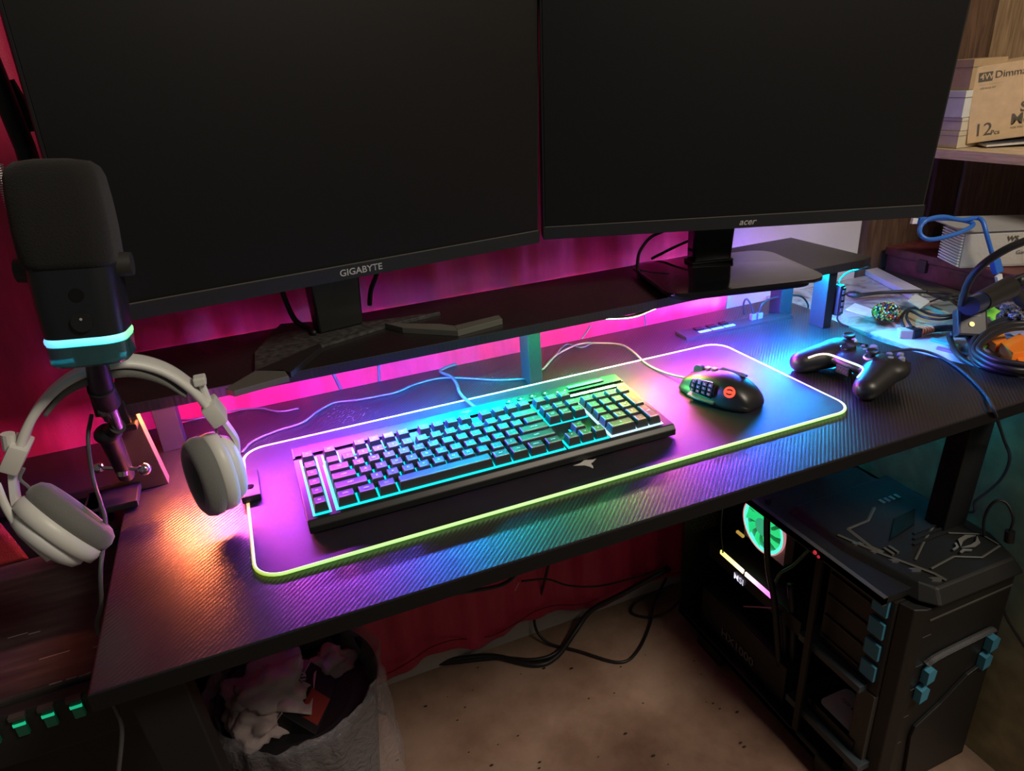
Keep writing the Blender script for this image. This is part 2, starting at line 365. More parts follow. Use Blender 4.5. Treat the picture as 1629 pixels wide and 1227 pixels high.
# ------------------------------------------------------------------ monitor shelf on the desk
sh = thing('monitor_shelf', 'long black raised monitor shelf across the back of the desk', 'shelf', (.45, .35, 0))
SZ0, SZ1 = .106, .1205
part('shelf_board', MB().prism([(-.135, .257), (.62, .257), (.70, .262), (1.07, .256), (1.092, .262), (1.092, .46), (-.135, .46)], SZ0, SZ1, bev=.0012), M_shelf, sh)
part('support_post', MB().box((.441, .309, 0), (.463, .345, SZ0)), M_bluegrey, sh, bev=.0008)
part('support_post', MB().box((1.003, .266, 0), (1.022, .300, SZ0)), M_bluegrey, sh, bev=.0008)
part('support_post', MB().box((.990, .362, 0), (1.018, .392, SZ0)), M_bluegrey, sh, bev=.0008)
part('support_post', MB().box((-.105, .36, 0), (-.075, .39, SZ0)), M_bluegrey, sh, bev=.0008)
part('end_panel', MB().loft([[(-.139, .262, 0), (-.094, .262, 0), (-.094, .282, 0), (-.139, .282, 0)], [(-.139, .262, SZ0), (-.106, .262, SZ0), (-.106, .282, SZ0), (-.139, .282, SZ0)]]), mat('brown_laminate', (.10, .062, .04), .5, noise_amt=.15), sh, bev=.0008, label='brown wooden end panel')
# LED strip stuck under the shelf
ls = thing('led_strip', 'rainbow LED light strip stuck under the front of the shelf, one bit sagging', 'light strip', (.45, .272, SZ0-.004))
pts = []
for i in range(121):
    x = -.125+1.205*i/120; sag = .0035*math.exp(-((x-.60)/.04)**2)
    pts.append((x, .2745-sag*3.2, SZ0-.0025-sag*1.2))
mb = MB(); mb.loft([[(p[0], p[1]-.0045, p[2]), (p[0], p[1]+.0045, p[2]), (p[0], p[1]+.0045, p[2]+.0006), (p[0], p[1]-.0045, p[2]+.0006)] for p in pts])
part('light_diodes', mb, M_strip, ls)
part('added_rear_glow', MB().box((-.12, .2986, SZ0-.0085), (1.07, .2990, SZ0-.0015)), ramp_emit('violet_wall_wash', 'X', [(-.12, (1, .10, .45)), (.5, (1, .10, .55)), (.85, (1.2, .30, 1.6)), (1.07, (.9, .5, 2.4))], -.12, 1.07, REAR_POWER), ls)  # unseen rear-facing glow, added to tint the curtain and wall
es_ = thing('led_strip', 'unseen violet light strip added along the back edge of the desk to light the wall', 'light strip', (.45, .46, -.017))
part('light_diodes', MB().box((-.12, .4560, -.0165), (1.03, .4660, -.0160)), ramp_emit('violet_edge_wash', 'X', [(-.12, (.35, .027, .13)), (.5, (.35, .027, .14)), (.82, (.7, .3, .9)), (.90, (6, 2.6, 11)), (1.03, (7, 4.2, 20))], -.12, 1.03, EDGE_POWER), es_)  # hidden emitter added to raise the violet glow above the shelf
part('strip_backing', MB().box((-.125, .4525, -.0182), (1.035, .4680, -.0167)), M_blackm, es_)  # added blocker, keeps the edge strip's light from falling under the desk
part('added_rear_blocker', MB().box((-.12, .2965, SZ0-.0095), (1.07, .2984, SZ0)), M_blackm, ls)  # added blocker, keeps the rear glow off the front of the desk
mb = MB(); mb.loft([[(p[0], p[1]-.0055, p[2]+.0007), (p[0], p[1]+.0055, p[2]+.0007), (p[0], p[1]+.0055, p[2]+.0012), (p[0], p[1]-.0055, p[2]+.0012)] for p in pts])
part('strip_backing', mb, mat('white_tape', (.5, .5, .5), .6), ls)

# ------------------------------------------------------------------ mouse pad
mp = thing('mouse_pad', 'wide black cloth mouse pad with glowing rim under keyboard and mouse', 'mouse pad', (.4, .15, 0))
padpoly = rrect(.796, .296, .028, 8, .4, .15)
part('cloth_surface', MB().prism(padpoly, .0005, .0040, bev=.0008), M_fabric_pad, mp)
N = NT('glowing_pad_rim'); tc = N.n('ShaderNodeTexCoord'); sp = N.n('ShaderNodeSeparateXYZ'); N.l(tc.outputs['Object'], sp.inputs[0])
my = N.n('ShaderNodeMapRange'); my.inputs['From Min'].default_value = -.01; my.inputs['From Max'].default_value = .31; N.l(sp.outputs['Y'], my.inputs['Value'])
ry = N.ramp(my.outputs[0], [(.0, (.30, .85, .12)), (.12, (.50, .95, .26)), (.45, (.85, .80, .55)), (.9, (.95, .85, .70)), (1, (.95, .85, .80))])
mx = N.n('ShaderNodeMapRange'); mx.inputs['From Min'].default_value = 0; mx.inputs['From Max'].default_value = .8; N.l(sp.outputs['X'], mx.inputs['Value'])
rx = N.ramp(mx.outputs[0], [(0, (1, .62, .18)), (.03, (1, .8, .45)), (.08, (1, 1, 1)), (.95, (1, 1, 1)), (1, (.85, .85, 1))])
mm = N.n('ShaderNodeMix', data_type='RGBA'); mm.blend_type = 'MULTIPLY'; mm.inputs['Factor'].default_value = 1
N.l(ry.outputs[0], mm.inputs['A']); N.l(rx.outputs[0], mm.inputs['B']); N.l(mm.outputs['Result'], N.b.inputs['Emission Color']); N.b.inputs['Emission Strength'].default_value = 1.0
part('light_rim', MB().tube([(x, y, .0027) for x, y in rrect(.800, .300, .030, 8, .4, .15)], .0021, n=10, closed=True, smooth=False), N.m, mp, smooth='all', label='glowing light tube around the edge')
cb = part('control_box', MB().box((-.006, .154, .004), (.017, .222, .014), .003), M_black, mp, smooth=True)
part('button', MB().cyl((.0055, .176, .0138), (.0055, .176, .0150), .005), M_blackg, cb)
part('usb_port', MB().box((-.001, .221, .006), (.011, .224, .011)), M_silver, cb)
sgn = [(0, 0), (.010, .001), (.016, .004), (.021, .011), (.0215, .004), (.0285, .001), (.033, .0015), (.027, -.003), (.0215, -.006), (.021, -.013), (.0185, -.018), (.0165, -.012), (.0125, -.006), (.006, -.003)]
part('bird_mark', MB().prism([(.386+a, .0475+b) for a, b in sgn], .004, .0044), mat('silver_print', (.62, .62, .60), .4), mp)

# ------------------------------------------------------------------ keyboard
kb = thing('keyboard', 'full size black gaming keyboard with cyan backlight', 'keyboard', (.30, .13, .004))
KX, KY = .0615, .050; KW, KD = .478, .163; KT = math.atan(.013/.163)
KM = Matrix.Translation((KX, KY, .0055)) @ Matrix.Rotation(KT, 4, 'X')
def kmb(): return MB(KM)
sec = [(0, 0.001), (0, .010), (.006, .0155), (.1345, .0155), (.137, .0168), (.160, .0168), (KD, .0155), (KD, .001)]
part('case', kmb().loft([[(x, a, b) for a, b in sec] for x in (0, KW)]), M_kbcase, kb, bev=.0012)
part('foot', kmb().box((.02, .14, -.013), (.05, .155, .001)), M_blackm, kb)
part('foot', kmb().box((KW-.05, .14, -.013), (KW-.02, .155, .001)), M_blackm, kb)
part('gloss_strip', kmb().box((.003, .1385, .0160), (KW-.003, .160, .0181), .0003), mat('satin_dark_strip', (.005, .005, .012), .3, spec=.10), kb)
U = .01905; KTOP = .0155
X0 = .0355; Y0 = .0145
XN = X0+15.25*U; YA = Y0-.0032; YF = Y0+5*U-.0015; YT = Y0+6.28*U-.003; FB = Y0+5.28*U-.002
clusters = [('backlight_plate', .0072, YA, .0283, YT, M_plate), ('backlight_plate', X0-.0028, YA, X0+15*U+.0005, YF, M_plate),
            ('backlight_plate', X0-.0015, YF, X0+U+.0005, YT, M_plate), ('backlight_plate', X0+2*U-.0012, FB, X0+6*U+.0008, YT, M_plate), ('backlight_plate', X0+6.5*U-.0012, FB, X0+10.5*U+.0008, YT, M_plate), ('backlight_plate', X0+11*U-.0012, FB, X0+15*U+.0005, YT, M_plate),
            ('backlight_plate', XN-.0015, Y0+3*U-.002, XN+3*U+.001, YT, M_plate), ('backlight_plate', XN-.0015, YA, XN+3*U+.001, Y0+U-.0012, M_plate), ('backlight_plate', XN+U-.001, Y0+U-.0012, XN+2*U+.001, Y0+2*U-.0012, M_plate),
            ('backlight_plate', X0+18.5*U-.0025, YA, X0+22.5*U+.001, YF, M_platew)]
for nm, a, b_, c_, d, m in clusters:
    part(nm, kmb().box((a, b_, KTOP-.0002), (c_, d, KTOP+.0006)), m, kb)
    fr = kmb()
KH = .0118
def keycap(name, x, y, w_, leg_=None, h_=1, kh=KH, lsz=.0048):
    W_ = w_*U-.0016; H_ = h_*U-.0016; x0 = x+.0008; y0 = y+.0008; z0 = KTOP+.0010; z1 = KTOP+kh
    t = .0024
    mb = kmb()
    def rg(ix, iy0, iy1, z, dz=0): return [(x0+ix, y0+iy0, z-dz), (x0+W_-ix, y0+iy0, z-dz), (x0+W_-ix, y0+H_-iy1, z+dz), (x0+ix, y0+H_-iy1, z+dz)]
    top = rg(t, .0030, .0012, z1, 0)
    mb.loft([rg(0.0003, .0003, .0003, z0), rg(.0006, .0007, .0005, z0+.002), rg(t-.0002, .0030, .0012, z1-.0007), rg(t+.0003, .0037, .0018, z1), rg(t+.0018, .0052, .0032, z1-.00018)])
    o = part(name, mb, M_key, kb)
    if leg_:
        p = KM @ Vector((x0+W_/2, y0+(H_+.002)/2, z1+.0001)); r = KM.to_3x3() @ Vector((1, 0, 0)); u = KM.to_3x3() @ Vector((0, 1, 0))
        text('legend', leg_, lsz*(.62 if len(leg_) > 1 else 1), M_legend, p, r, u, o, ext=.0002)
    return o
ROW = lambda r: Y0+r*U-.001
FY = Y0+5.28*U-.001
for i in range(6): keycap('macro_key', .0088, [ROW(0), ROW(1), ROW(2), ROW(3), ROW(4), FY][i], .95, 'G%d' % (6-i))
def row(y, items, x=X0, name='key'):
    for it in items:
        if isinstance(it, (int, float)): x += it*U; continue
        l, w_ = it if isinstance(it, tuple) else (it, 1)
        keycap(name, x, y, w_, l); x += w_*U
row(FY, ['ESC', 1, 'F1', 'F2', 'F3', 'F4', .5, 'F5', 'F6', 'F7', 'F8', .5, 'F9', 'F10', 'F11', 'F12'])
row(ROW(4), list('`1234567890-=')+[('BACK', 2)])
row(ROW(3), [('TAB', 1.5)]+list('QWERTYUIOP[]')+[('\\', 1.5)])
row(ROW(2), [('CAPS', 1.75)]+list("ASDFGHJKL;'")+[('ENTER', 2.25)])
row(ROW(1), [('SHIFT', 2.25)]+list('ZXCVBNM,./')+[('SHIFT', 2.75)])
row(ROW(0), [('CTRL', 1.25), ('WIN', 1.25), ('ALT', 1.25), (None, 6.25), ('ALT', 1.25), ('FN', 1.25), ('MENU', 1.25), ('CTRL', 1.25)])
NX = X0+15.25*U
row(FY, ['PRT', 'SCR', 'BRK'], NX); row(ROW(4), ['INS', 'HOME', 'PGUP'], NX); row(ROW(3), ['DEL', 'END', 'PGDN'], NX)
row(ROW(1), ['^'], NX+U); row(ROW(0), ['<', 'v', '>'], NX)
PX = X0+18.5*U
row(ROW(4), ['NUM', '/', '*', '-'], PX, 'numpad_key'); row(ROW(3), list('789'), PX, 'numpad_key'); row(ROW(2), list('456'), PX, 'numpad_key')
row(ROW(1), list('123'), PX, 'numpad_key'); row(ROW(0), [('0', 2), '.'], PX, 'numpad_key')
keycap('numpad_key', PX+3*U, ROW(2), 1, '+', 2); keycap('numpad_key', PX+3*U, ROW(0), 1, 'ENT', 2)
for i, x in enumerate((.300, .318, .336, .356)):
    o = part('media_button', kmb().cyl((x, .150, .0178), (x, .150, .0193), .0055, n=20), M_blackg, kb)
    part('lit_mark', kmb().cyl((x, .150, .0193), (x, .150, .0195), .0016, n=12), M_legend, o)
for x in (.374, .386): part('indicator_light', kmb().cyl((x, .146, .0181), (x, .146, .0186), .0012, n=12), mat('white_indicator', (.9, .9, .9), .4, emit=(.8, .95, 1), es=1.6), kb)
part('volume_bar', kmb().box((PX+.004, .1455, .0178), (PX+.062, .1535, .0198), .0012), mat('grey_gloss_button', (.05, .05, .045), .25), kb)
part('media_bar', kmb().box((PX-.006, .1255, .0150), (PX+.073, .1330, .0172), .0008), M_blackg, kb)
sail = [(-.012, 0), (-.004, .002), (-.006, .006), (.002, .0035), (.010, .007), (.006, .002), (.014, .001), (.006, -.002), (.002, -.005), (-.002, -.001)]
part('emblem', kmb().prism([(.235+a*.8, .150+b_*.8) for a, b_ in sail], .0180, .0184), mat('lit_cyan_emblem', (.2, .6, .6), .4, emit=(.02, .6, .55), es=.8), kb)
kc = [P3(737, 643, z=.010), P3(733, 628, z=.006), P3(727, 612, z=.003), P3(718, 600, z=.003), P3(700, 590, z=.003), Vector((.36, .448, .003)), Vector((.35, .46, -.01)), Vector((.35, .465, -.08)), Vector((.35, .47, -.2))]
kc[0] = Vector((.323, .2125, .022))
part('keyboard_cable', MB().tube(kc, .0026, n=8), mat('braided_grey_cable', (.06, .07, .08), .6), kb, smooth='all')

# ------------------------------------------------------------------ mouse
ms = thing('gaming_mouse', 'black gaming mouse with thumb keypad and glowing red emblem', 'mouse', (.665, .12, .004))
MM = Matrix.Translation((.667, .119, .0045)) @ Matrix.Rotation(R(14), 4, 'Z')
def mouse_ring(y, w_, h_, fl=0, sk=0):
    P = [(-.40*w_, 0), (-.5*w_-fl, .0015), (-.5*w_-fl*.9, .007+.02*h_), (-.44*w_, .45*h_), (-.40*w_, .75*h_), (-.26*w_, .96*h_), (0, h_), (.24*w_, .93*h_), (.42*w_, .70*h_), (.52*w_, .35*h_), (.50*w_, .08*h_), (.42*w_, 0)]
    return [(a+sk, y, b_) for a, b_ in P]
mb = MB(MM); mb.loft([mouse_ring(-.060, .030, .008), mouse_ring(-.057, .046, .018), mouse_ring(-.045, .062, .030, .001), mouse_ring(-.025, .070, .039, .003), mouse_ring(-.005, .070, .042, .006),
    mouse_ring(.015, .067, .039, .007), mouse_ring(.035, .064, .033, .004), mouse_ring(.050, .062, .026, .001), mouse_ring(.058, .058, .021), mouse_ring(.061, .050, .010)])
M_mouse = mat('soft_black_mouse_shell', (.014, .014, .015), .36)
body = part('shell', mb, M_mouse, ms, smooth='all'); s_ = body.modifiers.new('s', 'SUBSURF'); s_.levels = 2; s_.render_levels = 2
# thumb keypad plate following the left side
def side(y, z, off=0.0):
    t = max(0, min(1, (z-.004)/.034)); x = -.0345+.0035*t+.0045*t*t - off - (.001 if -.02 < y < .03 else 0)
    return Vector((x, y, z))
plate = MB(MM); pl = [(-.009, .011), (.028, .012), (.033, .017), (.031, .027), (.024, .031), (-.006, .034), (-.012, .029), (-.013, .016)]
plate.loft([[side(y, z, .0002) for y, z in pl], [side(y, z, .0024) for y, z in pl]])
kp = part('thumb_keypad', plate, M_blackg, ms, bev=.0005)
for i in range(4):
    for j in range(3):
        y = .0245-.0098*i; z = .0155+.0062*j+.0007*i
        q = MB(MM); q.loft([[side(y+a, z+b_, .0022) for a, b_ in ((-.0041, -.0025), (.0041, -.0025), (.0041, .0025), (-.0041, .0025))], [side(y+a, z+b_, .0044) for a, b_ in ((-.0034, -.0020), (.0034, -.0020), (.0034, .0020), (-.0034, .0020))]])
        o = part('thumb_key', q, M_black, kp)
        p = MM @ side(y, z, .0046); r_ = MM.to_3x3() @ Vector((0, -1, 0)); u_ = MM.to_3x3() @ Vector((0.25, 0, 1))
        text('key_number', str(j*4+i+1) if False else str((2-j)*4+i+1), .0042, mat('red_lit_number', (.6, .2, .2), .5, emit=(1, .12, .22), es=.7), p, r_, u_, o)
part('thumb_rest', MB(MM).loft([[(-.034, y, .0065), (-.0455+abs(y-.012)*.14, y, .0055), (-.0455+abs(y-.012)*.14, y, .0085), (-.034, y, .0105)] for y in (-.016, -.006, .006, .018, .030)]), mat('grey_thumb_wing', (.10, .10, .08), .35), ms, bev=.001)
wh = MB(MM).cyl((-.003, .043, .029), (.004, .043, .029), .009, n=24)
part('scroll_wheel', wh, mat('grey_rubber', (.05, .05, .05), .5), ms, smooth=True)
part('button_gap', MB(MM).tube([(0.0005, .060, .0195), (.0005, .050, .0275), (.0005, .030, .0352), (.0005, .018, .0392)], .0006, n=6), M_blackg, ms)
for y in (.028, .016): part('top_button', MB(MM).cbox((.0005, y, .0372+(.028-y)*.18), (.008, .008, .003), .001), mat('amber_trim', (.30, .16, .05), .3), ms)
part('side_fin', MB(MM).loft([[(.004, .012, .0395), (.012, .012, .0375), (.010, .008, .0415)], [(.010, -.028, .0372), (.022, -.026, .033), (.018, -.028, .0385)]]), mat('violet_gloss_fin', (.10, .10, .14), .2), ms)
# emblem on the left rear flank of the shell
def emb(parent):
    o = MM @ Vector((-.0265, -.0325, .0262)); n_ = (MM.to_3x3() @ Vector((-.80, -.42, .62))).normalized(); o = o+n_*.0012
    F = frame(o, n_, (0, 0, 1))
    ME = mat('red_glowing_emblem', (.6, .05, .03), .4, emit=(1, .07, .03), es=1.5)
    a = MB(F); a.lathe([(.0001, -.001), (.0080, -.001), (.0080, .0005), (.0001, .0007)], n=32)
    d_ = MB(F)
    for a0 in (20, 200):
        out = [(.0050*math.cos(R(a0+k*14)), .0038*math.sin(R(a0+k*14))+.0006*(1 if a0 < 90 else -1)) for k in range(10)]; inn = [(.0036*math.cos(R(a0+k*14)), .0018*math.sin(R(a0+k*14))+.0006*(1 if a0 < 90 else -1)) for k in range(9, -1, -1)]
        d_.prism(out+inn, .0004, .0011)
    ge = part('glowing_emblem', a, ME, parent); part('emblem_cutout', d_, M_black, ge)
emb(ms)
mc = [MM @ Vector((-.002, .060, .010)), P3(1060, 594, z=.008), P3(1030, 580, z=.006), P3(1005, 558, z=.005), P3(985, 548, z=.003), P3(950, 546, z=.003), P3(920, 548, z=.003), P3(885, 565, z=.003), P3(862, 588, z=.003), P3(855, 570, z=.003), Vector((.50, .447, .004))]
part('mouse_cable', MB().tube(mc, .0019, n=8), mat('tan_braided_cable', (.12, .10, .085), .6), ms, smooth='all')

# ------------------------------------------------------------------ game controller
M_line0 = mat('faint_grey_mark', (.10, .10, .10), .5)
gc = thing('game_controller', 'black wired game controller with glowing coloured V line on the right of the desk', 'controller', (.875, .08, 0))
GM = Matrix.Translation((.892, .084, -.004)) @ Matrix.Rotation(R(-90+3), 4, 'Z') @ Matrix.Rotation(R(4), 4, 'X') @ Matrix.Scale(.90, 4)
def ell(mb, cc, rr): mb.sphere(cc, 1, 24, 16, rr)
mb = MB(GM)
ell(mb, (0, .006, .034), (.062, .040, .0170)); ell(mb, (-.046, .010, .034), (.036, .038, .0205)); ell(mb, (.046, .010, .034), (.036, .038, .0205))
for s_ in (-1, 1):
    for k in range(9):
        t = k/8; ell(mb, (s_*(.049+.017*t), -.004-.052*t, .032-.006*t), (.0300-.0085*t, .0280-.006*t, .0225-.0035*t))
ell(mb, (0, .040, .026), (.05, .012, .010))
M_pad = mat('soft_black_controller_shell', (.013, .013, .014), .4)
gb = part('shell', mb, M_pad, gc, smooth='all')
rm = gb.modifiers.new('r', 'REMESH'); rm.mode = 'VOXEL'; rm.voxel_size = .0022; rm.use_smooth_shade = True
s_ = gb.modifiers.new('s', 'SMOOTH'); s_.iterations = 10; s_.factor = .6
N = NT('rainbow_light_line'); tc = N.n('ShaderNodeTexCoord'); sp = N.n('ShaderNodeSeparateXYZ'); N.l(tc.outputs['Object'], sp.inputs[0])
mr = N.n('ShaderNodeMapRange'); mr.inputs['From Min'].default_value = .005; mr.inputs['From Max'].default_value = .15; N.l(sp.outputs['Y'], mr.inputs['Value'])
rr = N.ramp(mr.outputs[0], [(0, (.9, .08, .9)), (.12, (.5, .25, .9)), (.25, (.05, .8, .5)), (.4, (.4, .95, .75)), (.6, (.95, .9, .6)), (.8, (1, .75, .3)), (1, (1, .4, .12))])
N.l(rr.outputs[0], N.b.inputs['Emission Color']); N.b.inputs['Emission Strength'].default_value = 2.2
lp = [(-.0500, -.060, .0405), (-.0455, -.045, .0430), (-.0385, -.035, .0440), (-.027, -.0305, .0440), (0, -.029, .0430), (.027, -.0305, .0440), (.0385, -.035, .0440), (.0455, -.045, .0430), (.0500, -.060, .0405)]
part('light_line', MB(GM).tube(lp, .0016, n=8), N.m, gc, smooth='all')
part('logo_plate', MB(GM).box((-.013, -.0360, .020), (.013, -.0290, .034), .001), M_blackm, gc)
text('maker_mark', 'WW', .010, M_line0, GM @ Vector((0, -.0362, .027)), GM.to_3x3() @ Vector((1, 0, 0)), GM.to_3x3() @ Vector((0, 0, 1)), gc)
def stick(x, y):
    z = .0475
    o = part('thumbstick', MB(GM).cyl((x, y, z-.004), (x, y, z+.009), .0045).lathe([(.0085, z+.008), (.0098, z+.0095), (.0098, z+.0125), (.0088, z+.0135), (.0068, z+.0122), (.0001, z+.012)], Matrix.Translation((x, y, 0))), M_black, gc, smooth=True)
    part('metal_ring', MB(GM).lathe([(.0135, z-.0035), (.0140, z+.0010), (.0125, z+.0030), (.0110, z+.0030), (.0108, z-.0035)], Matrix.Translation((x, y, 0)), caps=False), mat('rose_metal_ring', (.85, .50, .48), .38, metal=.6), o, smooth=True)
stick(-.045, .028); stick(.024, .002)
for k in range(4):
    a = R(90*k); part('face_button', MB(GM).lathe([(.0050, .046), (.0050, .0530), (.0043, .0543), (.0001, .0548)], Matrix.Translation((.050+.0115*math.cos(a), .024+.0115*math.sin(a), 0)), n=20), mat('clear_grey_button', (.25, .27, .30), .12), gc, smooth=True)
for x, y, r_ in ((-.012, .024, .003), (.012, .024, .003), (0, .014, .003), (0, .034, .0058)):
    part('menu_button', MB(GM).cyl((x, y, .046), (x, y, .0518), r_, n=16), mat('clear_grey_button', (.25, .27, .30), .12), gc)
dp = MB(GM).lathe([(.0125, .047), (.0125, .0525), (.0105, .0540), (.0001, .0525)], Matrix.Translation((-.024, .002, 0)), n=28)
part('direction_pad', dp, mat('gloss_dpad', (.05, .06, .07), .12, metal=.7), gc, smooth=True)
for s_ in (-1, 1):
    part('bumper', MB(GM).loft([[(s_*.022, .046, z), (s_*.066, .036, z), (s_*.070, .026, z), (s_*.066, .041, z), (s_*.024, .052, z)] for z in (.030, .041)]), M_blackg, gc, bev=.001)
cp = [GM @ Vector((0, .050, .032)), P3(1450, 556, z=.012), P3(1490, 565, z=.003), P3(1530, 590, z=.003), P3(1565, 625, z=.0025), P3(1582, 655, z=.002), P3(1597, 700, x=1.09), P3(1606, 730, x=1.10), P3(1590, 765, x=1.10), P3(1552, 797, x=1.085), P3(1535, 815, x=1.09), Vector((1.10, .16, -.32))]
part('braided_cable', MB().tube(cp, .0022, n=8), mat('blue_black_braided', (.03, .035, .05), .5, bump=1, bscale=900), gc, smooth='all')

# ------------------------------------------------------------------ monitors
def monitor(name, label, q, logo, lx, Wm=.617, Hm=.366, shear=0, lsz=.012, loff=0, line=True):
    x, y, z, yaw, t, ro = q
    Rv = Vector((math.cos(yaw), math.sin(yaw), 0)); bk = Vector((-math.sin(yaw), math.cos(yaw), 0))
    Uv = Vector((0, 0, 1))*math.cos(t)+bk*math.sin(t)
    R2 = Rv*math.cos(ro)+Uv*math.sin(ro); U2 = -Rv*math.sin(ro)+Uv*math.cos(ro); B2 = U2.cross(R2)
    T = Matrix((R2, B2, U2)).transposed().to_4x4(); T.translation = Vector((x, y, z))
    th = thing(name, label, 'monitor', (x+Rv.x*Wm/2, y+Rv.y*Wm/2+.05, SZ1))
    part('housing', MB(T).box((0, .002, 0), (Wm, .030, Hm), .003), M_bezel, th, bev=0)
    part('back_cover', MB(T).loft([[(.08, .028, .05), (Wm-.08, .028, .05), (Wm-.08, .028, Hm-.05), (.08, .028, Hm-.05)], [(.16, .055, .10), (Wm-.16, .055, .10), (Wm-.16, .055, Hm-.09), (.16, .055, Hm-.09)]]), M_blackm, th)
    part('screen', MB(T).box((.004, .0008, .021), (Wm-.004, .0025, Hm-.004)), M_screen, th)
    bz = part('bottom_bezel', MB(T).box((0, -.0012, 0), (Wm, .004, .0195), .0006), M_bezel, th)
    part('edge_highlight', MB(T).box((.003, -.0016, .0190), (Wm-.003, .001, .0200)), M_bezelshine, bz)  # pale strip that paints a highlight along the bezel's top edge
    text('brand_lettering', logo, lsz, M_logo, T @ Vector((lx, -.0013, .0095)), R2, U2, bz, shear=shear, bold=.012, sx=1.05)
    return th, T
mL, TL = monitor('monitor', 'left monitor, switched off, with angled V feet and GIGABYTE lettering', (-.1115, .2165, .2319, .2276, -.0466, -.0276), 'GIGABYTE', .318, lsz=.0125)
mR, TR = monitor('monitor', 'right monitor, switched off, on a glossy square base with acer lettering', (.4951, .3536, .2192, -.303, -.0457, -.0221), 'acer', .325, shear=.25, lsz=.0145)
# left stand
part('stand_neck', MB().loft([[(.138, .372, SZ1+.006), (.205, .384, SZ1+.006), (.199, .412, SZ1+.006), (.132, .400, SZ1+.006)], [(.132, .345, .30), (.212, .362, .30), (.205, .395, .30), (.126, .380, .30)]]), M_black, mL, bev=.003)
def foot(pts, h0, h1, nm='stand_foot'):
    mb = MB(); mb.loft([[(p[0], p[1], SZ1+.0005) for p in pts], [(p[0], p[1], SZ1+(h0 if i in (0, 1) else h1)) for i, p in enumerate(pts)]])
    return mb
M_foot = mat('dusty_black_metal', (.045, .045, .044), .55, noise_amt=.6, nscale=120)
M_footg = mat('grey_metal_foot', (.11, .115, .10), .4)
G = lambda x, y, z=SZ1+.008: P3(x, y, z=z)
def slab(pxs, name, m, parent, h=.008):
    t = [P3(a, b_, z=SZ1+h) for a, b_ in pxs]
    return part(name, MB().prism([(p.x, p.y) for p in t], SZ1+.0004, SZ1+h, bev=.001), m, parent)
slab([(405, 560), (446, 515), (488, 512), (585, 512), (700, 496), (612, 517), (508, 549), (452, 583), (405, 590)], 'base_plate', M_foot, mL, .006)
slab([(358, 618), (405, 590), (452, 588), (459, 598), (372, 622)], 'foot_bar', M_footg, mL, .0085)
slab([(405, 590), (508, 546), (512, 551), (462, 592), (452, 590)], 'foot_arm', M_blackm, mL, .0085)
slab([(612, 514), (700, 515), (722, 518), (728, 526), (640, 521)], 'foot_arm', M_footg, mL, .009)
slab([(722, 518), (793, 501), (799, 507), (728, 526)], 'foot_bar', M_footg, mL, .009)
# right stand
yR = -.22
TB = Matrix.Translation((.795, .300, SZ1)) @ Matrix.Rotation(yR, 4, 'Z')
part('base_plate', MB(TB).prism(rrect(.262, .205, .032, 8, 0, -.008), .0115, .0165, bev=.001), mat('piano_black', (.005, .005, .006), .09, coat=.5), mR, smooth=True)
part('base_foot', MB(TB).prism(rrect(.235, .18, .028, 6, 0, -.004), .0004, .0115), M_blackm, mR)
part('stand_neck', MB(TB).loft([[(-.030, .045, .0165), (.040, .045, .0165), (.040, .075, .0165), (-.030, .075, .0165)], [(-.034, .035, .17), (.046, .035, .17), (.046, .065, .17), (-.034, .065, .17)]]), M_blackg, mR, bev=.004)
part('neck_collar', MB(TB).box((-.033, .042, .0165), (.043, .078, .020), .001), M_black, mR)

# ------------------------------------------------------------------ microphone and its arm
ma = thing('microphone_stand', 'black boom arm with chrome clamp handle at the left desk edge', 'microphone stand', (-.155, .22, -.02))
YM = .085
q0 = P3(150, 560, y=YM+.01); q1 = P3(163, 622, y=.125); q2 = P3(172, 640, y=.14); q3 = P3(187, 678, y=.165); q4 = P3(172, 690, y=.18); q5 = P3(197, 745, y=.24)
part('upper_post', MB().cyl(q0, q1, .0095, .0115), M_black, ma, smooth=True)
part('collar', MB().cyl(q1+(q1-q2)*.3, q2, .0125, .0125), M_blackm, ma, smooth=True)
part('chrome_rod', MB().cyl(q2, q3, .0062, .0058), M_chrome, ma, smooth=True)
part('joint', MB().sphere(q4, .0145, 20, 14, (1, 1, .8)).cyl(q3, q4, .009), M_black, ma, smooth=True)
part('lower_tube', MB().cyl(q4, q5+Vector((0, 0, -.01)), .0115, .0095), M_black, ma, smooth=True)
part('wing_knob', MB().sphere(P3(168, 655, y=.18), .008, 10, 6, (1, .6, 1)).cyl(P3(160, 640, y=.175), P3(172, 668, y=.185), .004), mat('pitted_metal', (.25, .25, .23), .35, metal=.8), ma)
h0 = P3(157, 744, y=.235); h1 = P3(230, 746, y=.215)
th_ = part('clamp_handle', MB().cyl(h0, h1, .0026, n=14), M_chrome, ma, smooth=True)
part('handle_ball', MB().sphere(h0, .0068), M_chrome, th_, smooth='all'); part('handle_ball', MB().sphere(h1, .0078), M_chrome, th_, smooth='all')
part('screw_head', MB().cyl(P3(194, 737, y=.222), P3(195, 755, y=.222), .0065), M_chrome, ma, smooth=True)
part('clamp_bracket', MB().box((-.185, .215, -.045), (-.132, .265, -.022), .003).box((-.185, .215, -.045), (-.165, .265, .012), .003).box((-.185, .215, .003), (-.125, .265, .012), .002), M_black, ma)
part('shelf_clip', MB().box((-.128, .253, .095), (-.112, .262, .128), .002).box((-.128, .245, .090), (-.106, .275, .098), .002), M_black, ma)
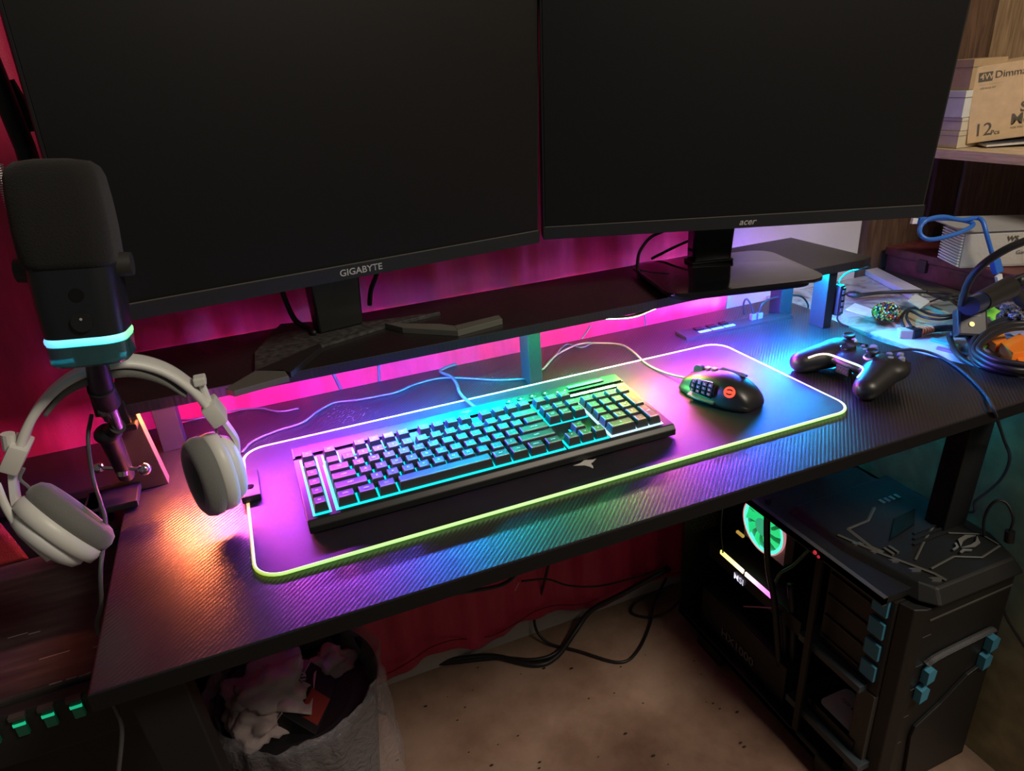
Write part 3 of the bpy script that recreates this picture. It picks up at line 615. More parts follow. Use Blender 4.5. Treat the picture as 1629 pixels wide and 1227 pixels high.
# long arm running up and out of frame behind the microphone, with springs
a0 = P3(168, 660, y=.20); a1 = P3(40, 235, y=.27); a2 = P3(-40, 40, y=.25)
part('boom_tube', MB().cyl(a0, a1, .010, .010, n=14), M_steel, ma, smooth=True)
part('boom_tube', MB().cyl(a1, a2, .010, .010, n=14), M_steel, ma, smooth=True)
def spring(p0, p1, r, turns, wr):
    p0 = Vector(p0); p1 = Vector(p1); F = frame(p0, p1-p0); L = (p1-p0).length
    return MB().tube([F @ Vector((r*math.cos(2*math.pi*k/10), r*math.sin(2*math.pi*k/10), L*k/(turns*10))) for k in range(turns*10+1)], wr, n=5, smooth=False)
part('spring', spring(P3(22, 345, y=.25), P3(-4, 262, y=.25), .0045, 22, .0008), M_silver, ma)
part('spring', spring(P3(50, 262, y=.28), P3(14, 175, y=.28), .006, 22, .001), M_steel, ma)
part('spring_hook_plate', MB().tube([P3(48, 210, y=.275), P3(28, 165, y=.275), P3(8, 130, y=.275)], .009, n=10, flat=.5), M_blackm, ma)

mic = thing('microphone', 'black microphone with foam windscreen and glowing cyan ring at the left', 'microphone', P3(150, 575, y=YM))
b0 = P3(152, 571, y=YM); t0 = P3(83, 251, y=YM+.018)
ax = (t0-b0).normalized(); LM = (t0-b0).length
MT = frame(b0, ax, (.06, 1, 0))
MT = MT if (MT.to_3x3() @ Vector((0, 1, 0))).y > 0 else MT
def sec_r(w_, d_, h, r_=.0185, n=6): return [(a, b_, h) for a, b_ in rrect(w_, d_, min(r_, w_*.49, d_*.49), n)]
hb = LM*.50; hl = LM*.135
W0 = .0685; D0 = .067
mb = MB(MT); mb.loft([sec_r(W0*.955, D0*.955, hl+.001), sec_r(W0*.97, D0*.97, hl+.006), sec_r(W0, D0, hl+.03), sec_r(W0+.001, D0+.001, hb+.01)])
part('body', mb, mat('satin_black_mic_body', (.012, .014, .018), .33), mic, smooth=True)
mb = MB(MT); mb.loft([sec_r(W0+.002, D0+.002, hb-.002), sec_r(W0+.0055, D0+.0055, hb+.004), sec_r(W0+.0065, D0+.0065, hb+.03), sec_r(W0+.005, D0+.005, LM*.80), sec_r(W0+.002, D0+.002, LM*.91), sec_r(W0-.003, D0-.003, LM*.955), sec_r(W0-.014, D0-.014, LM*.983), sec_r(W0-.042, D0-.042, LM*.995, .008)])
part('foam_windscreen', mb, M_foam, mic, smooth='all')
N = NT('glowing_mic_ring'); tc = N.n('ShaderNodeTexCoord'); sp = N.n('ShaderNodeSeparateXYZ'); N.l(tc.outputs['Object'], sp.inputs[0])
mr = N.n('ShaderNodeMapRange'); cx_ = b0.x; mr.inputs['From Min'].default_value = cx_-.042; mr.inputs['From Max'].default_value = cx_+.040; N.l(sp.outputs['X'], mr.inputs['Value'])
rr = N.ramp(mr.outputs[0], [(0, (.1, .15, 1)), (.15, (.15, .55, 1)), (.35, (.0, .78, 1)), (.85, (.0, .85, .95)), (.94, (.1, .9, .3)), (1, (.5, .9, .1))])
N.l(rr.outputs[0], N.b.inputs['Emission Color']); N.b.inputs['Emission Strength'].default_value = 1.3
mb = MB(MT); mb.loft([sec_r(W0*.955, D0*.955, hl-.0048), sec_r(W0*.98, D0*.98, hl-.003), sec_r(W0*.985, D0*.985, hl), sec_r(W0*.96, D0*.96, hl+.0022)])
part('light_ring', mb, N.m, mic, smooth=True, label='glowing cyan light ring')
mb = MB(MT); mb.loft([sec_r(W0*.90, D0*.90, 0), sec_r(W0*.95, D0*.95, .002), sec_r(W0*.975, D0*.975, hl-.005)])
part('clear_base', mb, mat('smoky_clear_plastic', (.10, .30, .34), .12, trans=.75), mic, smooth=True)
part('base_socket', MB(MT).cyl((0, 0, .0015), (0, 0, hl-.005), .014), M_blackm, mic)
fr_ = -1 if (MT.to_3x3() @ Vector((0, 1, 0))).y > 0 else 1
fy = fr_*(D0/2)
k1 = part('volume_knob', MB(MT).cyl((.004, fy*.97, hl+.017), (.004, fy*1.08, hl+.017), .0085, n=28), M_black, mic, smooth=True)
part('mute_button', MB(MT).cyl((.004, fy*.97, hl+.041), (.004, fy*1.02, hl+.041), .006, n=24), M_blackg, mic, smooth=True)
part('indicator_dot', MB(MT).cyl((.004, fy*1.08, hl+.020), (.004, fy*1.085, hl+.020), .0012, n=10), M_logo, k1)
for s_ in (-1, 1):
    part('side_knob', MB(MT).cyl((s_*(W0/2-.001), 0, hb-.004), (s_*(W0/2+.012), 0, hb-.004), .0115, .0105, n=26), mat('knurled_black_knob', (.03, .028, .026), .5), mic, smooth=True)

# ------------------------------------------------------------------ headset hanging from the arm
hs = thing('headset', 'white and grey headset hanging at the left end of the desk', 'headset', P3(200, 570, y=.135))
YH = .14
bp_ = [P3(32, 718, y=.105), P3(45, 678, y=.11), P3(66, 643, y=.115), P3(102, 608, y=.125), P3(150, 584, y=.13), P3(205, 574, y=.135), P3(258, 586, y=.14), P3(300, 612, y=.14), P3(330, 643, y=.14), P3(345, 662, y=.14)]
part('headband', MB().band(bp_, None, .0085, .030), M_offwhite, hs, smooth='all')
cbp = [P3(75, 655, y=.117), P3(106, 620, y=.125), P3(150, 598, y=.13), P3(205, 588, y=.135), P3(255, 600, y=.14), P3(296, 625, y=.14)]
part('band_cushion', MB().band(cbp, None, lambda t: .009*math.sin(math.pi*min(max(t, .08), .92))+.002, .026), M_greycush, hs, smooth='all')
def slider(pa, pb, nm='slider_block'):
    F = frame(pa, pb-pa, (0, 1, 0)); L = (pb-pa).length
    return part(nm, MB(F).box((-.0085, -.018, 0), (.0085, .018, L), .003), M_offwhite, hs, smooth=True)
sR = slider(P3(330, 640, y=.138), P3(352, 668, y=.138)); part('slider_tab', MB().box(P3(316, 606, y=.135)-Vector((.005, .008, .004)), P3(322, 606, y=.135)+Vector((.004, .008, .006)), .002).cyl(P3(320, 610, y=.138), P3(332, 640, y=.138), .004, n=10), M_offwhite, sR)
sL = slider(P3(36, 702, y=.105), P3(18, 742, y=.105)); part('slider_tab', MB().cyl(P3(12, 690, y=.10), P3(16, 715, y=.10), .006, n=12), M_offwhite, sL)
part('yoke_arm', MB().band([P3(350, 662, y=.138), P3(362, 678, y=.138), P3(376, 700, y=.138), P3(378, 722, y=.138)], None, .006, .016, sub=5), M_white, hs, smooth=True)
part('yoke_arm', MB().band([P3(20, 735, y=.105), P3(22, 770, y=.102), P3(27, 800, y=.10), P3(42, 830, y=.098)], None, .007, .018, sub=5), M_white, hs, smooth=True)
part('ear_cup_wire', MB().tube([P3(346, 670, y=.135), P3(345, 690, y=.135), P3(358, 702, y=.135), P3(366, 712, y=.135)], .0013), M_greycush, hs)
part('ear_cup_wire', MB().tube([P3(38, 745, y=.10), P3(32, 762, y=.10), P3(48, 780, y=.10), P3(38, 803, y=.10)], .0016), M_greycush, hs)
def cup(ctr, ax_, upv, sc=1.0):
    """axis points from the outer shell to the cushion"""
    F = frame(ctr, ax_, upv); sx, sy = .74, 1.0; k = sc
    cu_ = part('ear_cup', MB(F).lathe([(.0001, -.026*k), (.024*k, -.0255*k), (.034*k, -.022*k), (.0375*k, -.016*k), (.037*k, -.0115*k)], n=40, sx=sx, sy=sy), M_white, hs, smooth='all')
    part('shell_ring', MB(F).lathe([(.036*k, -.0125*k), (.0435*k, -.0105*k), (.0445*k, -.004*k), (.0435*k, .003*k), (.040*k, .004*k)], n=40, sx=sx, sy=sy), M_offwhite, hs, smooth='all')
    part('ear_cushion', MB(F).lathe([(.040*k, .002*k), (.0445*k, .006*k), (.0450*k, .013*k), (.042*k, .020*k), (.036*k, .0235*k), (.029*k, .0225*k), (.0255*k, .018*k), (.0250*k, .010*k), (.0250*k, .004*k)], n=44, sx=sx, sy=sy, caps=False), M_greycush, hs, smooth='all')
    part('ear_lining', MB(F).lathe([(.0001, .006*k), (.026*k, .0055*k), (.026*k, .0035*k), (.0001, .0035*k)], n=30, sx=sx, sy=sy), M_darkcush, hs)
    return cu_
cR = P3(343, 752, y=.130)
cup(cR, Vector((-.92, -.38, .02)), (0.02, .1, 1), 1.06)
cL = P3(98, 838, y=.085)
cup(cL, Vector((.80, .36, .46)), (-.50, .05, .80), 1.06)
part('microphone_boom', MB().tube([P3(-6, 770, y=.09), P3(12, 812, y=.08), P3(42, 855, y=.07), P3(80, 890, y=.065)], .004, n=10, flat=.7), M_offwhite, hs, smooth='all')
part('cable', MB().tube([P3(146, 660, y=.18), P3(140, 700, y=.16), P3(148, 760, y=.15), P3(160, 800, y=.12), P3(168, 835, y=.10), P3(160, 905, y=.06), P3(161, 960, y=.06), P3(158, 1010, y=.075), Vector((-.135, .03, -.10)), P3(182, 1110, y=-.02), P3(194, 1160, y=-.03), P3(186, 1250, y=-.03)], .0022, n=8), mat('grey_cable', (.08, .08, .085), .5), hs, smooth='all')

# ------------------------------------------------------------------ small things on the desk
hub = thing('usb_hub', 'flat black hub with three lit blue buttons along the back of the desk', 'usb hub', (.88, .352, 0))
part('hub_body', MB().prism([(.765, .345), (1.0, .338), (1.003, .368), (.768, .385)], 0, .005, bev=.001), M_black, hub)
for i, (a, b_) in enumerate(((.800, .824), (.828, .852), (.856, .878))):
    part('lit_button', MB().box((a, .352, .0045), (b_, .359, .0062)), mat('blue_lit_button', (.1, .4, .6), .4, emit=(.04, .42, .85), es=.9), hub)
    part('press_button', MB().box((a, .364, .0045), (b_-.006, .376, .0085), .001), M_blackg, hub)
for k, (px, py, top) in enumerate((((1197, 517), (1198, 499), [(1193, 482), (1187, 476), (1183, 484), (1184, 500)]), ((1207, 515), (1208, 497), [(1212, 484), (1228, 475), (1255, 470), (1275, 472), (1285, 484), (1285, 494)]))):
    a = P3(*px, y=.362); b_ = P3(*py, y=.362)
    pg = thing('usb_plug', ['short looped black usb cable plugged into the left of the hub', 'arched blue-lit usb cable plugged in right of the short loop'][k], 'usb cable', a)
    part('connector', MB().cbox((a+b_)/2, (.011, .008, (b_-a).length), .001), mat('blue_grey_plug', (.08, .10, .14), .35), pg)
    pp = [b_+Vector((0, 0, 0))]+[P3(u_, v_, y=.362+.006*i) for i, (u_, v_) in enumerate(top)]
    if k == 0: pp = [b_]+[P3(u_, v_, y=.365+.004*i) for i, (u_, v_) in enumerate(top)]
    part('cable', MB().tube(pp, .0018, n=8), M_cable, pg, smooth='all')
rmt = thing('led_remote', 'small black inline cable remote hanging on the right shelf post', 'remote control', P3(1333, 505, x=1.026))
F = Matrix.Translation(P3(1333, 478, x=1.030))
part('remote_body', MB(F).box((-.006, -.008, -.028), (.006, .008, .030), .004), M_black, rmt, smooth=True)
part('button_panel', MB(F).box((-.004, -.0095, -.024), (.006, -.0075, .025), .001), M_blackg, rmt)
for i in range(4): part('button', MB(F).box((-.002, -.0108, -.019+.011*i), (.004, -.0092, -.012+.011*i), .001), mat('grey_button_mark', (.10, .10, .11), .4), rmt)
part('cable', MB().tube([P3(1334, 451, x=1.030), P3(1338, 442, x=1.04), P3(1352, 432, x=1.06), P3(1375, 428, x=1.07), P3(1385, 424, x=1.08), P3(1372, 424, x=1.09)], .0016), M_cable, rmt)
part('lower_cable', MB().tube([P3(1333, 500, x=1.030), P3(1332, 508, x=1.032), P3(1338, 515, x=1.04), P3(1350, 520, x=1.05)], .0016), M_cable, rmt)
wires = [('thin_wire', 'blue-lit wire snaking across the left back of the desk to the middle post', [(385, 720, 0), (403, 702, 0), (440, 686, 0), (480, 673, 0), (505, 655, 0), (532, 641, 0), (565, 637, 0), (600, 631, 0), (632, 624, 0), (660, 612, 0), (700, 602, 0), (740, 602, 0), (790, 605, 0), (835, 603, 0)], .0018),
         ('thin_wire', 'thin wire behind the headset yoke along the back of the desk', [(252, 664, 0), (300, 669, 0), (345, 658, 0), (380, 652, 0), (415, 650, 0), (445, 655, 0), (475, 650, 0)], .0016),
         ('thin_wire', 'pale wire looping right of the middle post to the back edge', [(862, 588, 0), (880, 570, 0), (895, 552, 0), (905, 548, 0), (925, 553, 0), (942, 546, 0)], .0014)]
for nm, lb, pts, r_ in wires:
    solo(nm, lb, 'wire', MB().tube([P3(a, b_, z=.0022) for a, b_, _ in pts], r_, n=8), mat('grey_blue_wire', (.05, .058, .08), .45), group='thin wires on the desk', smooth='all')
for k, (pts, lb) in enumerate([([(520, 575), (535, 605), (548, 632)], 'slanting blue-lit cable hanging behind the shelf, left of two'), ([(602, 570), (603, 595), (604, 620)], 'straight blue-lit cable hanging behind the shelf'),
                               ([(940, 518), (925, 540), (910, 560)], 'white cable hanging slantwise behind the shelf, right of the middle post'), ([(1025, 500), (1027, 515), (1026, 530)], 'thin grey cable hanging behind the shelf below the sagging light')]):
    solo('hanging_cable', lb, 'cable', MB().tube([P3(a, b_, y=.475) for a, b_ in pts], .0028 if k < 2 else .0018, n=8), mat('grey_blue_wire', (.05, .058, .08), .45), group='cables hanging behind the shelf', smooth='all')
solo('power_cable', 'black cable dropping from the left monitor, left of its neck', 'cable', MB().tube([P3(447, 455, y=.42), P3(455, 480, y=.425), P3(470, 510, y=.42), P3(490, 522, y=.41), P3(500, 530, z=SZ1+.01)], .004, n=10), M_cable, smooth='all')
solo('power_cable', 'black cable dropping from the left monitor, right of its neck', 'cable', MB().tube([P3(604, 420, y=.42), P3(598, 440, y=.43), P3(590, 462, y=.435), P3(588, 485, y=.44)], .004, n=10), M_cable, smooth='all')
solo('power_cable', 'black cable arching left of the right monitor stand', 'cable', MB().tube([P3(1060, 366, y=.44), P3(1035, 378, y=.44), P3(1018, 400, y=.42), P3(1014, 425, y=.38), P3(1018, 445, z=SZ1+.004)], .003, n=10), M_cable, smooth='all')
solo('power_cable', 'straight black cable running from the right monitor neck down to the shelf', 'cable', MB().tube([P3(1112, 377, y=.40), P3(1080, 390, y=.42), P3(1036, 412, y=.44)], .0025, n=8), M_cable, smooth='all')

# ------------------------------------------------------------------ right side table
RZ = -.02
rt = thing('side_table', 'cream side cabinet covered with papers at the right of the desk', 'cabinet', (1.4, .2, FZ))
M_cream = mat('dirty_cream_paint', (.34, .30, .17), .6, noise_amt=.25, nscale=25)
N = NT('plastic_covered_top'); N.b.inputs['Roughness'].default_value = .25
nz = N.n('ShaderNodeTexNoise'); nz.inputs['Scale'].default_value = 16; nz.inputs['Detail'].default_value = 7; nz.inputs['Distortion'].default_value = 1.5; N.l(N.coord(), nz.inputs['Vector'])
rr = N.ramp(nz.outputs[0], [(.30, (.10, .09, .09)), (.42, (.30, .27, .27)), (.55, (.45, .42, .42)), (.64, (.28, .30, .34)), (.75, (.5, .5, .5))]); N.l(rr.outputs[0], N.b.inputs['Base Color'])
bp = N.n('ShaderNodeBump'); bp.inputs['Strength'].default_value = .4; bp.inputs['Distance'].default_value = .002; N.l(nz.outputs[0], bp.inputs['Height']); N.l(bp.outputs[0], N.b.inputs['Normal'])
part('carcass', MB().box((1.125, -.35, FZ), (1.985, .50, RZ-.02)), M_cream, rt)
part('cabinet_top', MB().box((1.098, -.40, RZ-.02), (1.988, .522, RZ), .002), N.m, rt)
ch = thing('wooden_chest', 'maroon painted wooden chest against the right wall', 'chest', (1.55, .38, RZ))
part('chest_box', MB().box((1.440, .17, RZ+.001), (1.72, .52, .022), .004), M_chest, ch)
part('chest_lid', MB().box((1.434, .165, .0225), (1.725, .522, .041), .004), M_chest, ch)
part('latch', MB().box((1.430, .215, .000), (1.440, .245, .030), .001), M_silver, ch)
part('latch', MB().box((1.430, .41, .002), (1.440, .43, .030), .001), mat('dark_latch', (.06, .03, .03), .4, metal=.5), ch)
M_bub = mat('bubble_wrap_plastic', (.52, .50, .46), .3, bump=1, bscale=180)
bx = thing('wrapped_pack', 'white bubble-wrapped pack of ribbed sleeves on the maroon chest', 'package', (1.45, .30, .0415))
TX = Matrix.Translation(P3(1525, 428, z=.0415)) @ Matrix.Rotation(R(-27), 4, 'Z')
part('wrapped_box', MB(TX).box((0, 0, 0), (.24, .085, .074), .006), M_bub, bx)
part('top_flap', MB(TX).loft([[(-.004, -.004, .0745), (.242, -.004, .0745), (.242, .10, .078), (-.03, .10, .084)], [(-.004, -.004, .077), (.242, -.004, .077), (.242, .10, .0805), (-.03, .10, .0865)]]), mat('grey_paper_flap', (.36, .36, .36), .5), bx)
for i in range(12): part('sleeve_edge', MB(TX).box((-.0045, .002, .004+.0057*i), (-.0005, .083, .0072+.0057*i), .001), M_white, bx)
text('printed_mark', 'WS', .014, M_ink, TX @ Vector((.090, -.0012, .058)), TX.to_3x3() @ Vector((1, 0, 0)), (0, 0, 1), bx, bold=.03)
text('printed_words', 'Game Net', .011, M_ink, TX @ Vector((.125, -.0012, .030)), TX.to_3x3() @ Vector((1, 0, 0)), (0, 0, 1), bx)
us = thing('blue_usb_cable', 'knotted bright blue usb cable draped over the white wrapped pack', 'usb cable', P3(1540, 350, y=.2))
yb = .275
def B(px, py, dy=0): return P3(px, py, y=yb+dy)
part('cable', MB().tube([B(1470, 351, .03), B(1490, 348, .04), B(1520, 349, .035), B(1548, 356, .02), B(1532, 368, .0), B(1500, 378, 0), B(1478, 381, .0), B(1465, 374, .01), B(1464, 362, .02), B(1475, 350, .02), B(1500, 345, .02), B(1530, 350, .02), B(1552, 347, .02), B(1563, 352, .005), B(1570, 375, -.01), B(1577, 400, -.015), B(1582, 415, -.02)], .0042, n=10), M_blue, us, smooth='all')
part('connector', MB(frame(B(1470, 351, .03), B(1455, 352, .03)-B(1470, 351, .03))).box((-.004, -.0065, -.004), (.004, .0065, .016), .001), M_blue, us)
part('metal_tip', MB(frame(B(1458, 351.5, .03), B(1446, 352, .03)-B(1458, 351.5, .03))).box((-.0025, -.005, 0), (.0025, .005, .013)), mat('bright_plug_metal', (.8, .8, .8), .3), us)
part('connector', MB(frame(B(1582, 413, -.02), B(1589, 440, -.03)-B(1582, 413, -.02), (0, 1, 0))).box((-.009, -.006, 0), (.009, .006, .028), .002), M_blue, us)
part('metal_tip', MB(frame(B(1588, 438, -.028), B(1590, 450, -.03)-B(1588, 438, -.028), (0, 1, 0))).box((-.0065, -.003, 0), (.0065, .003, .012)), mat('bright_plug_metal', (.8, .8, .8), .3), us)
# beaded ball on a beige tile
o = solo('beige_tile', 'beige tile under the beaded ball on the side cabinet', 'tile', MB(Matrix.Translation((1.235, .235, RZ+.0005)) @ Matrix.Rotation(R(-32), 4, 'Z')).box((-.07, -.045, 0), (.05, .045, .007), .001), mat('beige_tile', (.42, .38, .26), .5))
bb = thing('beaded_ball', 'ball of multicoloured beads on the beige tile', 'beads', P3(1410, 508, z=RZ+.008))
cc = P3(1410, 497, z=RZ+.024); MBd = {}
part('ball_core', MB().sphere(cc, .0225, 20, 14, (1, 1, .75)), M_blackm, bb)
cols = [('black', (.01, .01, .01)), ('red', (.5, .03, .02)), ('yellow', (.6, .45, .03)), ('green', (.03, .3, .08)), ('white', (.6, .6, .55)), ('dark_blue', (.02, .04, .2))]
rb = random.Random(3); BC = [rb.choice([0, 0, 1, 2, 2, 3, 4, 5, 1]) for _ in range(300)]
for ci, (cn, col) in enumerate(cols):
    mb = MB()
    for k in [q for q in range(300) if BC[q] == ci]:
        ph = math.acos(1-1.6*(k+.5)/300); a = k*2.39996
        mb.sphere((cc.x+.0235*math.sin(ph)*math.cos(a), cc.y+.0235*math.sin(ph)*math.sin(a), cc.z+.0235*.75*math.cos(ph)), .0019, 6, 4)
    part(cn+'_beads', mb, mat(cn+'_bead', col, .3), bb)['kind'] = 'stuff'
# tag, bars, pens and papers
def flat(name, label, cat, pxs, m, z=RZ, h=.003, group=None):
    t = [P3(a, b_, z=z+h) for a, b_ in pxs]
    return solo(name, label, cat, MB().prism([(p.x, p.y) for p in t], z+.0004, z+h, bev=min(.0006, h*.3)), m, group=group)
flat('paper_sheet', 'shiny white plastic sheet along the front edge of the side cabinet', 'sheet', [(1385, 528), (1430, 520), (1560, 560), (1640, 590), (1640, 606), (1560, 592), (1470, 560)], mat('shiny_white_sheet', (.48, .52, .56), .15, bump=.8, bscale=60), h=.002)
flat('pale_board', 'long pale board lying on the side cabinet beside the maroon chest', 'board', [(1372, 427), (1388, 422), (1470, 462), (1455, 470)], mat('pale_painted_board', (.55, .52, .55), .4), h=.012)
flat('dark_board', 'dark board between the pale board and the maroon chest', 'board', [(1390, 420), (1404, 420), (1600, 490), (1560, 500), (1472, 462)], mat('dark_brown_board', (.07, .055, .045), .6), h=.006)
flat('paper_sheet', 'lilac-lit sheet of paper left of the beaded ball', 'sheet', [(1345, 492), (1360, 482), (1400, 496), (1385, 505)], M_paper, h=.002)
flat('printed_leaflet', 'colourful leaflet under the coiled cable', 'leaflet', [(1500, 545), (1600, 525), (1650, 560), (1600, 580), (1540, 572)], mat('glossy_leaflet', (.25, .30, .42), .2, noise_amt=.8, nscale=20), h=.003)
flat('blue_case', 'pale blue plastic strip behind the black adapter', 'strip', [(1470, 489), (1476, 486), (1510, 500), (1504, 503)], mat('pale_blue_plastic', (.10, .42, .60), .3), h=.009)
flat('clear_case', 'grey translucent case behind the blue strip', 'case', [(1480, 484), (1510, 478), (1528, 492), (1512, 498)], mat('grey_translucent', (.20, .23, .23), .2), h=.008)
tg = flat('price_tag', 'white paper tag tied to the thin cables', 'tag', [(1444, 478), (1456, 467), (1480, 479), (1463, 491)], M_paper, z=.0, h=.002)
flat('pen', 'turquoise pen lying on the shiny sheet', 'pen', [(1480, 540), (1482, 537), (1525, 547), (1524, 550)], mat('turquoise_plastic', (.05, .45, .50), .3), h=.006)
flat('pen', 'purple-grey pen right of the turquoise pen', 'pen', [(1490, 553), (1492, 550), (1540, 562), (1538, 565)], mat('purple_plastic', (.20, .14, .30), .3), h=.006)
# hdmi plug with orange strain relief
hp = thing('orange_cable_plug', 'plug with orange ribbed strain relief on the side cabinet', 'plug', P3(1455, 530, z=RZ))
zc = RZ+.010
pA, pB, pC, pD, pE = (P3(a, b_, z=zc) for a, b_ in ((1429, 530), (1450, 530), (1462, 527), (1483, 524), (1505, 522)))
part('plug_head', MB(frame(pA, pB-pA)).box((-.010, -.008, 0), (.010, .008, (pB-pA).length), .002), mat('grey_beige_plug', (.35, .34, .28), .4), hp)
part('plug_body', MB(frame(pB, pC-pB)).box((-.010, -.009, -.006), (.010, .009, (pC-pB).length*.8), .002), M_black, hp)
mb = MB(frame(pC, pD-pC)); L = (pD-pC).length
mb.lathe([(.010, -.008), (.009, 0)]+[v for k in range(5) for v in ((.0085-.0004*k, L*(k+.1)/5), (.0085-.0004*k, L*(k+.6)/5), (.006, L*(k+.62)/5), (.006, L*(k+1.0)/5))], n=18)
part('strain_relief', mb, mat('salmon_orange_plastic', (.75, .26, .12), .4), hp)
part('cable', MB().tube([pD, pE, P3(1530, 520, z=zc), P3(1560, 505, z=zc)], .006, n=10), M_cable, hp, smooth='all')
ad = thing('power_adapter', 'square black adapter with a brass rivet amid the cables', 'adapter', P3(1543, 535, z=RZ+.02))
AF = frame(P3(1545, 514, y=.115), Vector((-.35, -.75, .55)), (0.25, .3, 1))
part('adapter_body', MB(AF).box((-.024, -.024, -.014), (.024, .024, .006), .004), mat('dusty_black_plastic', (.02, .022, .026), .4), ad)
part('rivet', MB(AF).cyl((-.003, -.004, .006), (-.003, -.004, .0078), .0042), M_brass, ad)
part('slot', MB(AF).box((-.004, .010, .006), (.012, .012, .0068)), mat('grey_slot', (.12, .12, .13), .4), ad)
part('adapter_cable', MB().tube([P3(1529, 490, y=.12), P3(1533, 470, y=.10), P3(1545, 442, y=.08), P3(1565, 420, y=.06), P3(1600, 397, y=.04), P3(1640, 380, y=.02)], .0058, n=12), M_cable, ad, smooth='all')
cl = thing('coiled_cable', 'thick coiled black cable at the right edge of the side cabinet', 'cable', P3(1600, 580, z=RZ))
def zf(px, py, h): return P3(px, py, z=RZ+h)
loops = [[(1510, 535), (1520, 560), (1545, 580), (1590, 596), (1640, 602)], [(1512, 533), (1532, 530), (1545, 545), (1548, 570), (1570, 590), (1640, 598)],
         [(1640, 506), (1600, 508), (1570, 520), (1550, 540), (1548, 565), (1565, 582), (1600, 592), (1645, 597)], [(1640, 514), (1605, 516), (1575, 526), (1555, 545), (1552, 562), (1575, 578), (1610, 588), (1645, 590)], [(1640, 521), (1610, 523), (1585, 531), (1562, 547), (1560, 560), (1590, 574), (1645, 583)]]
for k, lo in enumerate(loops): part('cable_loop', MB().tube([zf(a, b_, .008+.008*k) for a, b_ in lo], .0048, n=10), M_cable, cl, smooth='all')
for k, (lb, lo, r_) in enumerate([('thin black cable with blue sheen crossing behind the tag', [(1360, 470), (1400, 466), (1440, 465), (1480, 465), (1510, 468), (1530, 478)], .0035),
        ('thin looped black cable right of the beaded ball', [(1438, 520), (1434, 508), (1440, 496), (1455, 490), (1480, 500), (1510, 502), (1535, 492)], .0028),
        ('thin black cable curling round the blue strip', [(1450, 520), (1442, 505), (1448, 495), (1470, 505), (1500, 508), (1530, 500), (1545, 488)], .0024),
        ('pair of thin wires running from the tag to the adapter', [(1480, 480), (1500, 473), (1520, 470), (1535, 475)], .0018),
        ('bundle of thin black wires next to the black cylinder', [(1490, 470), (1510, 476), (1530, 474), (1545, 480)], .0022)]):
    solo('thin_cable', lb, 'cable', MB().tube([zf(a, b_, .014+.003*k) for a, b_ in lo], r_, n=8), M_cable, group='thin cables on the side cabinet', smooth='all')
rp = thing('remote_plug', 'small black inline plug right of the led remote', 'plug', P3(1360, 468, z=RZ+.02))
part('plug_body', MB(frame(P3(1350, 468, z=RZ+.022), P3(1370, 470, z=RZ+.022)-P3(1350, 468, z=RZ+.022))).lathe([(.002, -.006), (.006, 0), (.008, .01), (.006, .02), (.0025, .027)], n=10), M_black, rp)
part('cable', MB().tube([zf(1370, 470, .022), zf(1400, 466, .02), zf(1440, 464, .02), zf(1475, 464, .02)], .0035), M_cable, rp, smooth='all')
cy = thing('black_cylinder', 'black cylinder with a blue-violet ring beside the adapter', 'torch', P3(1565, 480, z=RZ+.02))
c0 = P3(1542, 487, y=.10); c1 = P3(1560, 480, y=.115); c2 = P3(1605, 458, y=.13)
part('ring', MB().cyl(c0, c1, .0155, n=28), mat('blue_violet_gloss', (.012, .02, .05), .2), cy, smooth=True)
part('barrel', MB().cyl(c1, c2, .017, .019, n=28), M_black, cy, smooth=True)
gs = solo('green_toy', 'lime green star-shaped toy behind the coiled cable', 'toy', MB(frame(P3(1575, 497, y=.15), (-.3, -.5, .8), (.3, 0, 1))).prism([(.017*math.cos(R(36*k+18))*(1 if k % 2 == 0 else .5), .022*math.sin(R(36*k+18))*(1 if k % 2 == 0 else .5)) for k in range(10)], -.003, .003, bev=.001), M_green)
gs2 = flat('green_toy', 'lime green flat piece inside the cable coil', 'toy', [(1556, 540), (1572, 533), (1585, 545), (1568, 551)], M_green, h=.008)
ot = thing('orange_blocks', 'orange toy blocks inside the cable coil', 'toy', P3(1605, 555, z=RZ))
for pxs, h in (([(1566, 535), (1596, 527), (1602, 540), (1585, 548)], .018), ([(1592, 545), (1622, 530), (1640, 540), (1640, 558), (1612, 562)], .026), ([(1615, 565), (1640, 558), (1645, 575), (1622, 577)], .016)):
    t = [P3(a, b_, z=RZ+h) for a, b_ in pxs]; part('block', MB().prism([(p.x, p.y) for p in t], RZ+.004, RZ+h, bev=.0015), M_orange, ot)
gl = MB(); gl.grid(lambda u, v: tuple(P3(1590+60*u, 480+30*v, z=RZ+.022+.016*math.sin(3.1*u)*math.sin(3.1*v)+.006*noise.noise(Vector((u*9, v*9, 1))))), 30, 20)
N = NT('glitter_cloth'); v = N.n('ShaderNodeTexVoronoi'); v.inputs['Scale'].default_value = 500; N.l(N.coord(), v.inputs['Vector'])
rr = N.ramp(v.outputs['Color'], [(.55, (.015, .015, .017)), (.75, (.45, .45, .48))]); N.l(rr.outputs[0], N.b.inputs['Base Color'])
o = solo('glitter_cloth', 'black glittery cloth behind the coiled cable at the right edge', 'cloth', gl, N.m, smooth='all'); q = o.modifiers.new('s', 'SOLIDIFY'); q.thickness = .004; q.offset = -1
pt_ = thing('plier_handles', 'black tangled gadget with round joints hanging right of the blue cable', 'gadget', P3(1610, 450, y=.13))
part('gadget_body', MB().tube([P3(1595, 452, y=.15), P3(1612, 462, y=.14), P3(1628, 480, y=.13), P3(1640, 470, y=.13)], .011, n=10), M_blackm, pt_, smooth='all')
